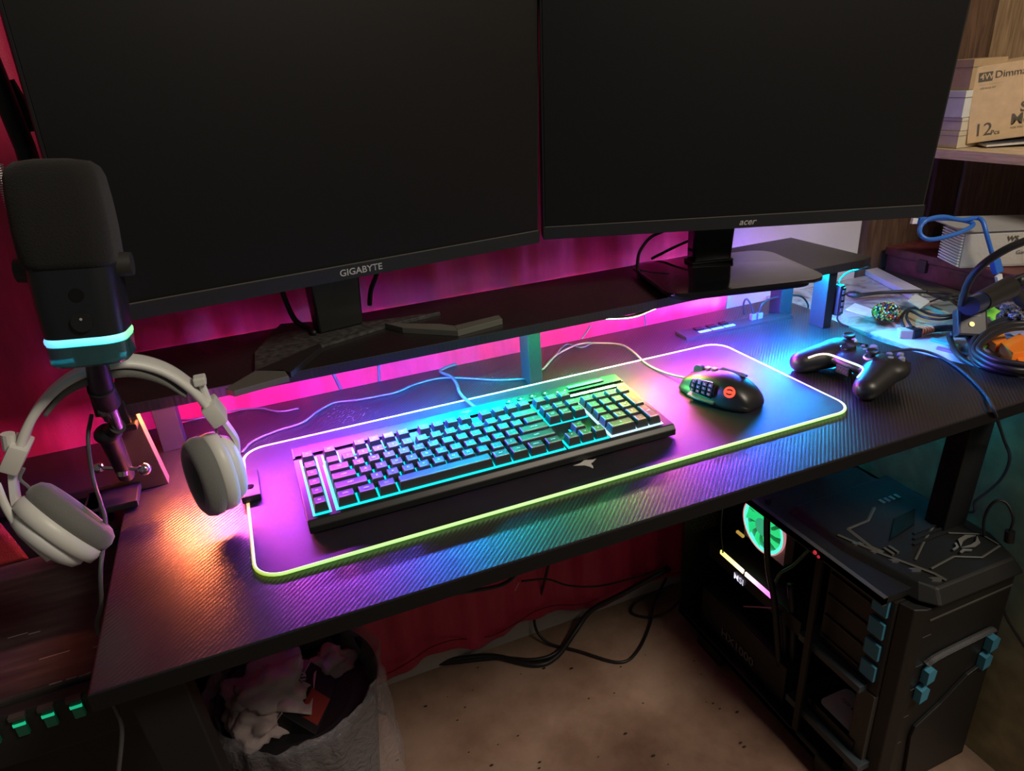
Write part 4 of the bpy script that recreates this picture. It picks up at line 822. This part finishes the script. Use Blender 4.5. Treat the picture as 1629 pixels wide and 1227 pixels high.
part('gadget_strap', MB().tube([P3(1585, 462, y=.14), P3(1605, 448, y=.14), P3(1640, 432, y=.13)], .004, n=8, flat=.5), M_blackm, pt_, smooth='all')
part('gadget_joint', MB().sphere(P3(1622, 447, y=.15), .012, 14, 10), M_black, pt_, smooth='all')

# ------------------------------------------------------------------ wooden wall shelf with boxes
ws = thing('wall_shelf', 'light wooden shelf board on the right wall', 'shelf', (1.6, .3, .235))
part('shelf_board', MB().loft([[(1.50, .515, z), (1.50, -.10, z), (1.985, -.10, z), (1.985, .515, z)] for z in (.232, .252)]), M_woodshelf, ws, bev=.001)
part('bracket', MB().box((1.75, .20, .15), (1.985, .215, .232)).box((1.965, .20, .10), (1.985, .215, .232)), M_woodwall, ws)
SB = .2525
cd_ = thing('cardboard_box', 'brown cardboard box of dimmable bulbs printed with 4W and 12 Pcs', 'box', (1.6, .33, SB))
f0 = P3(1538, 229, z=SB+.008)
TBX = Matrix.Translation(f0) @ Matrix.Rotation(R(-33), 4, 'Z') @ Matrix.Rotation(R(-5.5), 4, 'Y')
HB = .150
part('carton', MB(TBX).box((0, 0, 0), (.26, .11, HB), .0012), M_card, cd_)
part('flap_seam', MB(TBX).box((-.0006, .052, 0), (.2606, .058, HB+.0006)), mat('tape_brown', (.36, .23, .11), .3), cd_)
rv = TBX.to_3x3() @ Vector((1, 0, 0)); uv_ = TBX.to_3x3() @ Vector((0, 0, 1))
part('black_label', MB(TBX).box((.0105, -.0006, HB-.030), (.036, 0, HB-.012)), M_ink, cd_)
def bt(s, sz, x, z, m=M_ink, **k): return text('print', s, sz, m, TBX @ Vector((x, -.0008, z)), rv, uv_, cd_, align='LEFT', **k)
bt('4W', .0165, .0125, HB-.0210, M_card, bold=.01); bt('Dimmable', .0195, .040, HB-.0200)
bt('____________________', .0046, .0110, HB-.034); bt('LED BULB  E27', .0045, .015, HB-.043)
bt('12', .036, .0100, .024); bt('Pcs', .0130, .043, .0165)
bt('S', .028, .0935, .060, bold=.02); bt('Mo', .030, .0780, .037, bold=.02); bt('FOR YOU', .0055, .079, .021)
zz = SB
for k, (nm, lb, w_, h_, col, dx) in enumerate([('cream_box', 'lowest cream box behind the cardboard box', .10, .034, (.55, .48, .34), 0), ('cream_box', 'flat cream box under the white box', .10, .026, (.60, .54, .42), .002),
        ('white_box', 'white box in the stack behind the cardboard box', .098, .053, (.62, .64, .62), -.002), ('tan_box', 'tan box on top of the white box', .095, .058, (.42, .30, .17), .004), ]):
    T_ = Matrix.Translation((1.600+dx, .476, zz+.0004)) @ Matrix.Rotation(R(-2), 4, 'Z')
    t_ = thing(nm, lb, 'box', (1.585, .44, zz), 'boxes stacked on the wall shelf')
    part('carton', MB(T_).box((-.085, -.025, 0), (-.075+w_-.01, .035, h_), .001), mat(nm+'_card%d' % k, col, .6, noise_amt=.06), t_)
    part('lid_edge', MB(T_).box((-.0855, -.0255, h_*.72), (-.075+w_-.0095, .0355, h_*.75)), mat('box_shadow_gap', (.20, .16, .11), .7), t_)
    zz += h_+.0008
pc_ = P3(1516, 232, z=SB); solo('clear_cup', 'small clear plastic cup at the end of the wooden shelf', 'cup', MB().lathe([(.0001, .001), (.013, .001), (.0165, .028), (.0158, .028), (.0125, .003), (.0001, .003)], Matrix.Translation((pc_.x, pc_.y, SB)), n=24), mat('clear_plastic', (.8, .78, .7), .1, trans=.8), smooth=True)
mg = thing('magazine', 'glossy magazine lying under the cardboard box', 'magazine', (1.62, .3, SB))
TMG = Matrix.Translation((f0.x, f0.y, SB+.0004)) @ Matrix.Rotation(R(-33), 4, 'Z') @ Matrix.Rotation(R(-2.5), 4, 'Y')
part('pages', MB(TMG).box((.03, -.022, .0005), (.24, .09, .0065), .001), M_paper, mg); part('cover', MB(TMG).box((.028, -.024, .0066), (.242, .091, .0074)), mat('dark_cover', (.05, .06, .09), .2), mg)

# ------------------------------------------------------------------ computer tower
pc = thing('computer_tower', 'large black open-sided computer tower with blue latches under the right of the desk', 'computer', (.96, .15, FZ))
PX0, PX1, PY0, PY1, PZ0, PZ1 = .828, 1.085, -.108, .415, -.715, -.285
M_case = mat('case_black', (.009, .009, .009), .5)
M_caseb = mat('case_inner_black', (.010, .010, .011), .5)
part('floor_panel', MB().box((PX0, PY0+.03, PZ0), (PX1, PY1, PZ0+.012)), M_case, pc)
part('right_panel', MB().box((PX1-.006, PY0+.03, PZ0), (PX1, PY1, PZ1)), M_case, pc)
part('motherboard_tray', MB().box((1.035, .03, PZ0+.02), (1.040, PY1-.01, PZ1-.02)), M_caseb, pc)
part('rear_panel', MB().box((PX0, PY1-.006, PZ0), (PX1, PY1, PZ1)), M_case, pc)
part('top_panel', MB().box((PX0, PY0+.03, PZ1-.012), (PX1, PY1, PZ1)), M_case, pc)
part('side_rail', MB().box((PX0, PY0+.03, PZ1-.014), (PX0+.008, PY1, PZ1+.001)), mat('grey_rail', (.08, .08, .085), .35), pc)
part('side_rail', MB().box((PX0, PY0+.10, PZ0), (PX0+.010, PY1, PZ0+.016)), M_case, pc)
part('front_pillar', MB().box((PX0, .040, PZ0), (PX0+.006, .052, PZ1)), M_case, pc)
for a, b_ in ((PX0+.01, -.05), (PX0+.01, .30), (1.05, -.05), (1.05, .30)): part('case_foot', MB().box((a-.008, b_-.035, FZ), (a+.03, b_+.045, PZ0), .004), M_blackm, pc)
# hexagon grille seen at the rear top
mb = MB()
for i in range(5):
    for j in range(4):
        cx, cz = .850+.013*i+(.0065 if j % 2 else 0), -.455-.011*j
        mb.lathe([(.0062, 0), (.0062, .0015), (.0048, .0015), (.0048, 0)], frame((cx, PY1-.0065, cz), (0, -1, 0)), n=6, caps=False)
part('hex_grille', mb, mat('yellow_grey_metal', (.18, .17, .12), .35, metal=.6), pc)
# front
FYp = PY0
prof = [(.862, PY0+.03), (.868, PY0+.008), (.885, PY0), (1.075, PY0), (1.09, PY0+.012), (1.092, PY0+.03)]
part('front_panel', MB().prism(prof, PZ0, PZ1-.02), M_case, pc, bev=.002)
part('drive_cage', MB().box((.856, -.078, -.50), (1.03, .045, PZ1-.02)), mat('cage_brown_black', (.016, .014, .012), .45), pc)
for i in range(4):
    z = -.322-.0445*i
    b0_ = MB().box((.8505, -.071, z-.017), (.857, -.043, z+.014), .0015)
    part('drive_latch', b0_, M_teal, pc, label='blue drive latch')
    part('drive_tray_lip', MB().box((.853, -.038, z-.014), (.857, .042, z-.011)), mat('tray_edge', (.035, .03, .026), .4), pc)
part('cage_shelf', MB().box((.838, -.06, -.502), (1.03, .075, -.488), .001), mat('blue_grey_rail', (.045, .060, .075), .4), pc)
part('cage_shelf', MB().box((.838, -.085, -.663), (1.03, .085, -.648), .001), mat('blue_grey_rail', (.045, .060, .075), .4), pc)
hd = part('hard_drive', MB().box((.850, -.06, -.646), (.99, .045, -.622), .002), mat('drive_black_metal', (.02, .022, .024), .25, metal=.6), pc)
part('drive_label', MB().prism(rrect(.070, .085, .012, 5, .895, -.012), -.6215, -.6208), mat('drive_label_paper', (.75, .82, .72), .6), hd)
for i in range(3): text('label_print', ['SATA HDD', '1.0 TB', '7200 RPM'][i], .010, M_ink, (.900, -.035+.015*i, -.6206), (0, -1, 0), (1, 0, 0), hd)
part('front_lower_pillar', MB().box((.853, PY0+.03, PZ0), (.866, -.045, -.50), .002), mat('brown_grey_plastic', (.05, .045, .04), .45), pc)
M_line = mat('grey_ridge', (.09, .09, .08), .4)
for i, z in enumerate((-.36, -.42, -.47, -.53, -.59)): part('bay_groove', MB().box((.888, PY0-.0006, z), (.905-.002*i, PY0+.002, z+.0009)), M_line, pc)
for (x, z) in ((.912, -.441), (.906, -.478), (1.052, -.434), (1.046, -.470)):
    part('front_clip', MB().prism([(-.008, -.014), (.008, -.010), (.010, .010), (.002, .016), (-.008, .012)], 0, .012, F=frame((x, PY0-.001, z), (0, -1, 0))), M_teal, pc, label='blue front clip')
part('mesh_band', MB().tube([(.905, PY0-.004, -.418), (.93, PY0-.006, -.408), (1.03, PY0-.006, -.404), (1.052, PY0-.004, -.408)], .006, n=8, flat=.6), mat('woven_grey_mesh', (.07, .07, .075), .5, bump=1, bscale=500), pc)
part('lower_grille', MB().prism([(-.075, -.02), (-.07, .0), (-.02, .03), (.03, .07), (.075, .085), (.075, -.13), (-.065, -.13)], 0, .006, F=frame((.985, PY0, -.56), (0, -1, 0))), M_caseb, pc, bev=.001)
part('front_seam', MB().box((.895, PY0-.001, -.33), (1.075, PY0+.002, -.327)), M_line, pc)
# sculpted top
TZ = PZ1
tp = part('top_shell', MB().loft([[(.850, .03, TZ-.012), (.880, -.095, TZ-.012), (.898, -.118, TZ-.012), (1.075, -.120, TZ-.012), (1.098, -.06, TZ-.012), (1.098, .16, TZ-.012), (.850, .16, TZ-.012)],
    [(.868, .035, TZ+.010), (.892, -.080, TZ+.012), (.904, -.102, TZ+.010), (1.066, -.104, TZ+.010), (1.088, -.05, TZ+.014), (1.088, .15, TZ+.014), (.868, .15, TZ+.014)]]), M_case, pc, bev=.003)
M_trim = mat('grey_green_trim', (.085, .085, .075), .38)
def ribbon(pts, w_, z=TZ+.0135, nm='top_trim'):
    return part(nm, MB().tube([(a, b_, z) for a, b_ in pts], w_, n=4, smooth=False, flat=.45), M_trim, tp)
ribbon([(.872, .055), (.893, -.008), (.925, -.080), (.927, -.098)], .0028)
ribbon([(.898, .060), (.945, .062), (.985, .085)], .0028); ribbon([(.898, .060), (.893, .008), (.900, -.01)], .0035)
ribbon([(.927, -.045), (.985, -.015), (1.065, .020)], .0018); ribbon([(.930, -.070), (.985, -.065), (1.02, -.085), (1.07, -.078)], .002)
ribbon([(1.03, -.02), (1.072, -.045), (1.072, -.075)], .002)
part('recessed_slot', MB().prism([(.93, .005), (.985, .045), (1.04, .05), (1.00, .018)], TZ+.0135, TZ+.0165), M_blackg, tp, bev=.001)
for i in range(3): part('deck_rib', MB().box((.955+.012*i, -.02+.010*i, TZ+.013), (1.03+.012*i, -.016+.010*i, TZ+.0155)), M_caseb, tp)
for i in range(5):
    x, y = .874+.0085*i, .030-.028*i
    part('vent_slat', MB().loft([[(x, y, TZ-.006), (x+.012, y-.006, TZ-.006), (x+.014, y-.012, TZ-.006), (x+.002, y-.006, TZ-.006)], [(x+.001, y, TZ+.0135), (x+.013, y-.006, TZ+.0145), (x+.015, y-.012, TZ+.0145), (x+.003, y-.006, TZ+.0135)]]), M_silver, tp)
for i in range(2): part('trim_bar', MB().box((.905+.010*i, -.022, TZ+.012), (.910+.010*i, -.004, TZ+.0158)), M_trim, tp)
for i in range(4): part('rear_vent', MB().box((1.005+.012*i, .085, TZ+.012), (1.012+.012*i, .097, TZ+.0155)), M_silver, tp)
e0 = Vector((1.035, -.052, TZ+.0145))
eye = MB(Matrix.Translation(e0) @ Matrix.Rotation(R(10), 4, 'Z'))
eye.prism([(-.024, 0), (-.008, .013), (.012, .012), (.024, .002), (.008, .006), (-.006, .006)], 0, .002); eye.prism([(-.024, -.001), (-.006, -.012), (.010, -.012), (.024, 0), (.008, -.006), (-.006, -.006)], 0, .002)
eye.prism([(-.040, .002), (-.026, .002), (-.018, .010), (-.022, .011), (-.028, .005), (-.040, .005)], 0, .002); eye.prism([(-.038, -.005), (-.026, -.004), (-.016, -.013), (-.020, -.014), (-.028, -.008), (-.038, -.008)], 0, .002)
part('eye_emblem', eye, mat('silver_emblem', (.16, .16, .15), .35), tp)
M_red = mat('red_indicator', (.5, .02, .03), .4, emit=(1, .05, .08), es=.35)
for p_ in ((PX0+.0, .056, PZ1-.008), (.868, .05, PZ1-.012)):
    part('red_indicator', MB().sphere(p_, .004, 8, 6).sphere((p_[0], p_[1]-.008, p_[2]-.003), .003, 8, 6), M_red, pc)
# inside: fan, card, power supply
fx = .905; fcy, fcz = P3(1215, 838, x=fx).y, P3(1215, 838, x=fx).z
fn = part('fan_frame', MB().loft([[(fx+.004, fcy-.058, fcz-.058), (fx+.004, fcy+.058, fcz-.058), (fx+.004, fcy+.058, fcz+.058), (fx+.004, fcy-.058, fcz+.058)], [(fx+.026, fcy-.058, fcz-.058), (fx+.026, fcy+.058, fcz-.058), (fx+.026, fcy+.058, fcz+.058), (fx+.026, fcy-.058, fcz+.058)]]), mat('pale_fan_frame', (.30, .26, .20), .5), pc)
FF = frame((fx, fcy, fcz), (-1, 0, 0), (0, 0, 1))
M_fg = mat('green_lit_fan', (.03, .4, .15), .4, emit=(.02, .75, .22), es=.9)
part('fan_ring', MB(FF).lathe([(.053, -.004), (.056, .002), (.052, .004), (.049, .001)], n=40, caps=False), mat('aqua_lit_ring', (.1, .5, .4), .4, emit=(.10, .95, .62), es=1.3), fn, smooth=True)
part('fan_ring_edge', MB(FF).lathe([(.0575, -.004), (.0590, .003), (.0570, .003)], n=40, caps=False), mat('pink_lit_ring', (.5, .3, .3), .4, emit=(.9, .35, .40), es=.6), fn, smooth=True)
part('fan_hub', MB(FF).cyl((0, 0, -.002), (0, 0, .005), .019, n=28), mat('aqua_lit_hub', (.1, .5, .3), .4, emit=(.05, .6, .30), es=.6), fn)
for k in range(9):
    a = R(40*k); b_ = MB(FF)
    def bl(r, t, z): return (r*math.cos(a+t), r*math.sin(a+t), z)
    b_.loft([[bl(.018, -.25, -.001), bl(.018, .25, .003), bl(.018, .25, .004), bl(.018, -.25, 0)], [bl(.034, -.10, -.001), bl(.034, .36, .003), bl(.034, .36, .004), bl(.034, -.10, 0)], [bl(.049, .05, -.001), bl(.049, .50, .003), bl(.049, .50, .004), bl(.049, .05, 0)]])
    part('fan_blade', b_, M_fg, fn)
gp = part('graphics_card', MB().box((.868, .10, -.535), (1.03, .375, -.498), .002), M_black, pc)
g0 = P3(1147, 878, x=.868); g1 = P3(1183, 910, x=.868); g2 = P3(1186, 913, x=.868); g3 = P3(1228, 950, x=.868)
M_gb = ramp_emit('card_light_bar', 'Y', [(.17, (.75, .06, .75)), (.21, (1, .25, .75)), (.25, (1, .65, .5)), (.29, (1, .80, .28)), (.34, (.9, .75, .1))], .16, .35, 2.4)
def bar(a, b_, r_=.0045): return MB().loft([[(.866, a.y, a.z-r_), (.866, a.y, a.z+r_), (.8695, a.y, a.z+r_), (.8695, a.y, a.z-r_)], [(.866, b_.y, b_.z-r_), (.866, b_.y, b_.z+r_), (.8695, b_.y, b_.z+r_), (.8695, b_.y, b_.z-r_)]])
part('light_bar', bar(g0, g1), M_gb, gp); part('light_bar', bar(g2, g3), M_gb, gp)
gt = P3(1175, 922, x=.866); text('brand_lettering', 'MSI', .021, mat('lit_white_letter', (.8, .8, .8), .4, emit=(.85, .8, 1), es=.8), gt, (0, -1, 0), (0, 0, 1), gp, bold=.02)
ps = part('power_supply', MB().box((.848, .10, PZ0+.013), (1.03, .36, -.605), .003), M_caseb, pc)
text('supply_lettering', 'HX1000', .030, mat('dim_lettering', (.16, .16, .16), .5), P3(1172, 1030, x=.846), (0, -1, 0), (0, 0, 1), ps, bold=.01)
part('memory_lights', MB().box((.875, .28, -.43), (.880, .30, -.425)), mat('amber_dot', (.4, .3, .1), .5, emit=(.9, .5, .1), es=.5), pc)
part('heatsink', MB().box((.932, fcy-.05, fcz-.05), (1.03, fcy+.05, fcz+.05)), M_caseb, pc)
for k, (pts, r_, m) in enumerate([([(1222, 795), (1220, 840), (1222, 900), (1232, 960), (1240, 1060)], .006, M_cable), ([(1218, 800), (1217, 860), (1225, 930)], .0018, M_cable), ([(1290, 872), (1262, 900), (1240, 915), (1230, 945), (1238, 975)], .003, mat('green_lit_cable', (.05, .10, .06), .4)),
        ([(1150, 800), (1147, 840), (1150, 880)], .0018, M_cable), ([(1183, 965), (1205, 966), (1232, 968)], .0014, mat('pink_wire', (.55, .25, .40), .4)), ([(1245, 970), (1248, 1030), (1243, 1110)], .008, M_cable), ([(1258, 930), (1262, 1000), (1258, 1100), (1262, 1160)], .007, M_cable), ([(1200, 1110), (1192, 1130), (1205, 1150), (1230, 1165)], .0025, M_cable)]):
    part('inner_cable', MB().tube([P3(a, b_, x=.852+.004*k) for a, b_ in pts], r_, n=8), m, pc, smooth='all')
pl_ = thing('side_cable', 'thin black cable looping over the top of the computer tower', 'cable', P3(1600, 850, x=1.06))
part('cable', MB().tube([P3(1605, 850, x=1.08), P3(1612, 825, x=1.08), P3(1600, 800, x=1.08), P3(1580, 800, x=1.07), P3(1565, 830, x=1.07), P3(1570, 880, x=1.075), P3(1585, 930, x=1.08), P3(1600, 980, x=1.09), P3(1630, 1030, x=1.10)], .0022, n=8), M_cable, pl_, smooth='all')
part('jack', MB().cyl(P3(1605, 862, x=1.08), P3(1607, 845, x=1.08), .007), M_black, pl_)

# ------------------------------------------------------------------ waste bin with clear bag
WB = Vector((-.012, .312, FZ))
bn = thing('waste_bin', 'black bin lined with a clear plastic bag under the left of the desk', 'bin', WB)
part('bin_body', MB().lathe([(.100, .0), (.134, .29), (.138, .30), (.136, .305), (.130, .30), (.097, .006), (.0001, .006)], Matrix.Translation(WB), n=40, caps=False), M_blackm, bn, smooth=True)
def bag(u, v):
    a = 2*math.pi*u
    prof = [(.108, .20), (.122, .27), (.131, .305), (.140, .325), (.147, .318), (.147, .28), (.148, .22), (.150, .15), (.152, .09)]
    t = v*(len(prof)-1); i = min(int(t), len(prof)-2); f = t-i
    r_ = prof[i][0]*(1-f)+prof[i+1][0]*f; z = prof[i][1]*(1-f)+prof[i+1][1]*f
    q = noise.noise(Vector((math.cos(a)*4, math.sin(a)*4, v*4)))
    q2 = noise.noise(Vector((math.cos(a)*14, math.sin(a)*14, v*3)))
    r_ += (.006+.012*v)*q+(.003+.005*v)*q2
    z += .012*noise.noise(Vector((math.cos(a)*2, math.sin(a)*2, 5)))
    return (WB.x+r_*math.cos(a), WB.y+r_*math.sin(a), WB.z+z)
N = NT('clear_bag_film'); b = N.b; b.inputs['Base Color'].default_value = (.60, .56, .62, 1); b.inputs['Roughness'].default_value = .14; b.inputs['Alpha'].default_value = .28; b.inputs['Specular IOR Level'].default_value = 1.0
nz = N.n('ShaderNodeTexNoise'); nz.inputs['Scale'].default_value = 45; nz.inputs['Detail'].default_value = 5; nz.inputs['Distortion'].default_value = 2; N.l(N.coord(), nz.inputs['Vector'])
bp = N.n('ShaderNodeBump'); bp.inputs['Strength'].default_value = 1; bp.inputs['Distance'].default_value = .006; N.l(nz.outputs[0], bp.inputs['Height']); N.l(bp.outputs[0], b.inputs['Normal'])
part('plastic_bag', MB().grid(bag, 120, 40), N.m, bn, smooth='all')
def crumple(name, label, ctr, r_, m, sc=(1, 1, 1), sd=0):
    dv = Vector((ctr.x-WB.x, ctr.y-WB.y, 0)); lim = .122-r_*1.05
    if dv.length > lim: ctr = Vector((WB.x, WB.y, ctr.z))+dv.normalized()*lim
    bm2 = bmesh.new(); bmesh.ops.create_icosphere(bm2, subdivisions=4, radius=1)
    for v in bm2.verts:
        p = v.co.copy(); d = .75+.45*noise.noise(p*1.6+Vector((sd, 0, 0)))+.25*abs(noise.noise(p*3.5+Vector((0, sd, 0))))
        v.co = Vector((ctr[0]+p.x*d*r_*sc[0], ctr[1]+p.y*d*r_*sc[1], ctr[2]+p.z*d*r_*sc[2]))
    mb = MB(); mb.merge(bm2); return solo(name, label, 'crumpled paper', mb, m, group='crumpled paper in the bin', smooth='all', angle=25)
M_tis = mat('crumpled_tissue', (.66, .54, .53), .8)
zt = FZ+.245
for k, (px, py, z_, r_, lb) in enumerate([(455, 1085, .315, .048, 'large crumpled tissue at the middle top of the bin'), (400, 1110, .30, .042, 'crumpled tissue at the left of the bin'), (425, 1150, .285, .038, 'crumpled tissue at the front of the bin'),
        (375, 1135, .29, .034, 'small wrinkled tissue at the front left rim of the bin'), (545, 1048, .275, .034, 'rounded tissue at the right back of the bin'), (440, 1050, .29, .036, 'folded tissue sticking up under the desk edge')]):
    crumple('crumpled_tissue', lb, P3(px-12, py, z=FZ+z_), r_*1.25, M_tis, (1.15, 1, .7), k*3.1)
solo('bin_filling', 'dark rubbish filling the bottom of the bin', 'rubbish', MB().lathe([(.0001, .01), (.095, .01), (.121, .262), (.09, .272), (.0001, .265)], Matrix.Translation(WB), n=30), M_blackm)
pk = thing('carton', 'dark carton with white side and red label sticking out of the bin', 'box', P3(500, 1110, z=FZ+.28))
KT_ = frame(P3(497, 1115, z=FZ+.275), (.55, -.25, .8), (-.35, -.9, .25))
c1_ = part('carton_body', MB(KT_).box((-.035, -.055, -.02), (.035, .060, .012), .001), M_blackm, pk)
part('white_side', MB(KT_).box((.035, -.055, -.02), (.0365, .060, .012)), M_tis, pk)
part('red_label', MB(KT_).box((-.024, -.010, .0118), (.012, .045, .0126)), mat('dull_red_label', (.30, .035, .02), .6), pk)
ppt = thing('paper_bag', 'crumpled white paper with dark print in the bin', 'paper', P3(470, 1095, z=FZ+.30))
def pg_(u, v):
    p = P3(425+70*u+10*v, 1130-85*v+8*u, z=FZ+.30+.012*math.sin(4*u+2*v)+.01*noise.noise(Vector((u*4, v*4, 2)))); return tuple(p)
o = part('sheet', MB().grid(pg_, 24, 24), M_tis, ppt, smooth='all'); o.modifiers.new('s', 'SOLIDIFY').thickness = .0015
text('print', 'SUS', .022, M_ink, P3(473, 1088, z=FZ+.318), (.75, .45, .05), (-.4, .8, .25), ppt, bold=.02)

# ------------------------------------------------------------------ left low table with lit switches
lt = thing('side_table', 'low black wooden table at the left of the desk', 'table', (-.35, .2, FZ))
N = NT('black_table_boards'); N.b.inputs['Roughness'].default_value = .55
nz = N.n('ShaderNodeTexNoise'); nz.inputs['Scale'].default_value = 12; nz.inputs['Detail'].default_value = 9; N.l(N.coord(scale=(1, 8, 1)), nz.inputs['Vector'])
rr = N.ramp(nz.outputs[0], [(.3, (.020, .016, .015)), (.6, (.042, .035, .033)), (.75, (.075, .062, .058))]); N.l(rr.outputs[0], N.b.inputs['Base Color'])
part('table_top', MB().box((-.9, .064, -.122), (-.150, .335, -.100), .003), N.m, lt)
part('cabinet_body', MB().box((-.88, .10, FZ), (-.165, .33, -.122)), M_blackm, lt)
for (px, py, L) in ((12, 1016, .020), (45, 1010, .012), (62, 1050, .030), (78, 1090, .012), (105, 1082, .010), (125, 1077, .010), (135, 1073, .006), (148, 1031, .006)):
    p = P3(px, py, z=-.0996); part('scratch_slot', MB().box((p.x, p.y, -.1005), (p.x+L, p.y+.0012, -.0996)), mat('pale_scratch', (.22, .19, .18), .6), lt)
pst = thing('power_strip', 'black power strip with green lit switches under the left table front', 'power strip', (-.25, .055, -.16))
part('strip_body', MB().box((-.62, .046, -.172), (-.150, .064, -.106), .003), M_blackm, pst)
for i in range(8):
    x = -.2035-.0258*i
    q = part('switch', MB().box((x-.0052, .0415, -.134), (x+.0052, .047, -.114), .001), mat('green_rocker', (.008, .05, .03), .3, emit=(.0, .22, .10), es=.06), pst)
    part('glow_bar', MB().box((x-.0056, .0408, -.1195), (x+.0056, .0425, -.1160)), mat('green_glow', (.02, .4, .2), .3, emit=(.01, .62, .30), es=.65), q)
    part('switch_hood', MB().box((x-.0075, .041, -.112), (x+.0075, .048, -.1065), .001), mat('grey_hood', (.06, .055, .05), .4), pst)
part('maker_label', MB().box((-.182, .0455, -.135), (-.162, .0465, -.118)), mat('grey_hood', (.06, .055, .05), .4), pst)
bkc = thing('black_cabinet', 'plain black cabinet standing behind the low left table', 'cabinet', (-.5, .42, FZ))
part('cabinet_body', MB().box((-1.0, .345, FZ), (-.160, .49, -.035), .002), M_blackm, bkc)
part('cabinet_top', MB().box((-1.0, .340, -.034), (-.156, .49, -.020), .002), mat('black_laminate', (.012, .011, .012), .4), bkc)
o = solo('red_cloth', 'orange-red cloth hanging over the black cabinet at the left edge', 'cloth', MB().grid(lambda u, v: (-.60+.285*u+.018*v*u, .333-.004*math.sin(9*u+2*v)-.002, -.005-.094*v), 30, 20), mat('orange_red_cloth', (.22, .022, .014), .7, bump=.8, bscale=500), smooth='all')
o.modifiers.new('s', 'SOLIDIFY').thickness = .002

# ------------------------------------------------------------------ cables and litter on the floor
def fc(name, label, pts, r_):
    return solo(name, label, 'cable', MB().tube([P3(a, b_, z=FZ+h) for a, b_, h in pts], r_, n=10), M_cable, group='cables on the floor', smooth='all')
fc('floor_cable', 'thick black cable running along the foot of the curtain', [(600, 1035, .05), (640, 1052, .02), (700, 1052, .01), (780, 1044, .01), (850, 1058, .007), (885, 1045, .007), (915, 1005, .02), (940, 972, .05), (990, 945, .09), (1040, 918, .13), (1065, 905, .13)], .0062)
fc('floor_cable', 'second thick cable alongside the first, under the curtain hem', [(640, 1058, .008), (700, 1056, .007), (790, 1047, .007), (850, 1050, .007), (890, 1035, .01), (925, 990, .02), (960, 955, .04), (1010, 935, .07), (1062, 902, .1)], .0045)
fc('floor_cable', 'thin black cable looping out across the floor and back', [(875, 890, .30), (862, 940, .15), (850, 990, .05), (870, 1022, .01), (920, 1036, .006), (985, 1054, .006), (1015, 1035, .006), (1035, 990, .006), (1040, 960, .02), (1060, 920, .05)], .0032)
fc('floor_cable', 'thin coiled cable end next to the computer tower', [(1072, 930, .05), (1040, 945, .03), (1010, 960, .01), (1005, 975, .006), (1030, 982, .006), (1060, 975, .02), (1082, 955, .03)], .0028)
solo('hanging_cable', 'thin black cable drooping below the desk in front of the curtain', 'cable', MB().tube([P3(830, 925, y=.44), P3(870, 922, y=.45), P3(905, 932, y=.46), P3(950, 933, y=.46), P3(1000, 922, y=.46), P3(1060, 905, y=.45)], .0022, n=8), M_cable, group='cables under the desk', smooth='all')
solo('hanging_cable', 'thick black cable sagging under the front of the desk', 'cable', MB().tube([P3(560, 985, y=.30), P3(640, 955, y=.33), P3(720, 945, y=.35), P3(800, 930, y=.36), P3(832, 900, y=.36)], .004, n=8), M_cable, group='cables under the desk', smooth='all')
for k, (px, py, a, lb) in enumerate([(598, 1118, .6, 'white paper scrap on the floor beside the bin'), (826, 930, .5, 'white frayed thread hanging below the desk')]):
    z_ = FZ if k == 0 else None
    p = P3(px, py, z=FZ+.001) if k == 0 else P3(px, py, y=.40)
    mb = MB(Matrix.Translation(p) @ Matrix.Rotation(a, 4, 'Z')); mb.loft([[(-.012, -.004, 0), (.012, -.001, 0), (.010, .003, 0), (-.010, .005, 0)], [(-.012, -.004, .0012), (.012, -.001, .001), (.010, .003, .001), (-.010, .005, .0012)]] if k == 0 else [[(-.014, 0, -.006), (-.013, 0, -.0075), (.0, 0, .003), (.0, 0, .005)], [(-.014, .001, -.006), (-.013, .001, -.0075), (.0, .001, .003), (.0, .001, .005)]])
    solo('paper_scrap' if k == 0 else 'cable_tie', lb, 'scrap', mb, M_paper)
rn = random.Random(4); mb = MB()
for k in range(46):
    p = P3(rn.uniform(600, 1230), rn.uniform(1010, 1225), z=FZ+.0015); s_ = rn.uniform(.0012, .0035)
    if p.x > .80: continue
    mb.sphere(p, s_, 6, 4, (1.4, .8, .4))
o = solo('floor_crumbs', 'dark crumbs and grit scattered on the concrete floor', 'crumbs', mb, mat('dark_grit', (.03, .018, .014), .9)); o['kind'] = 'stuff'
solo('wood_splinter', 'small dark stick on the floor beside the bin', 'stick', MB().cyl(P3(594, 1128, z=FZ+.003), P3(613, 1136, z=FZ+.003), .003), mat('dark_stick', (.05, .03, .025), .8))
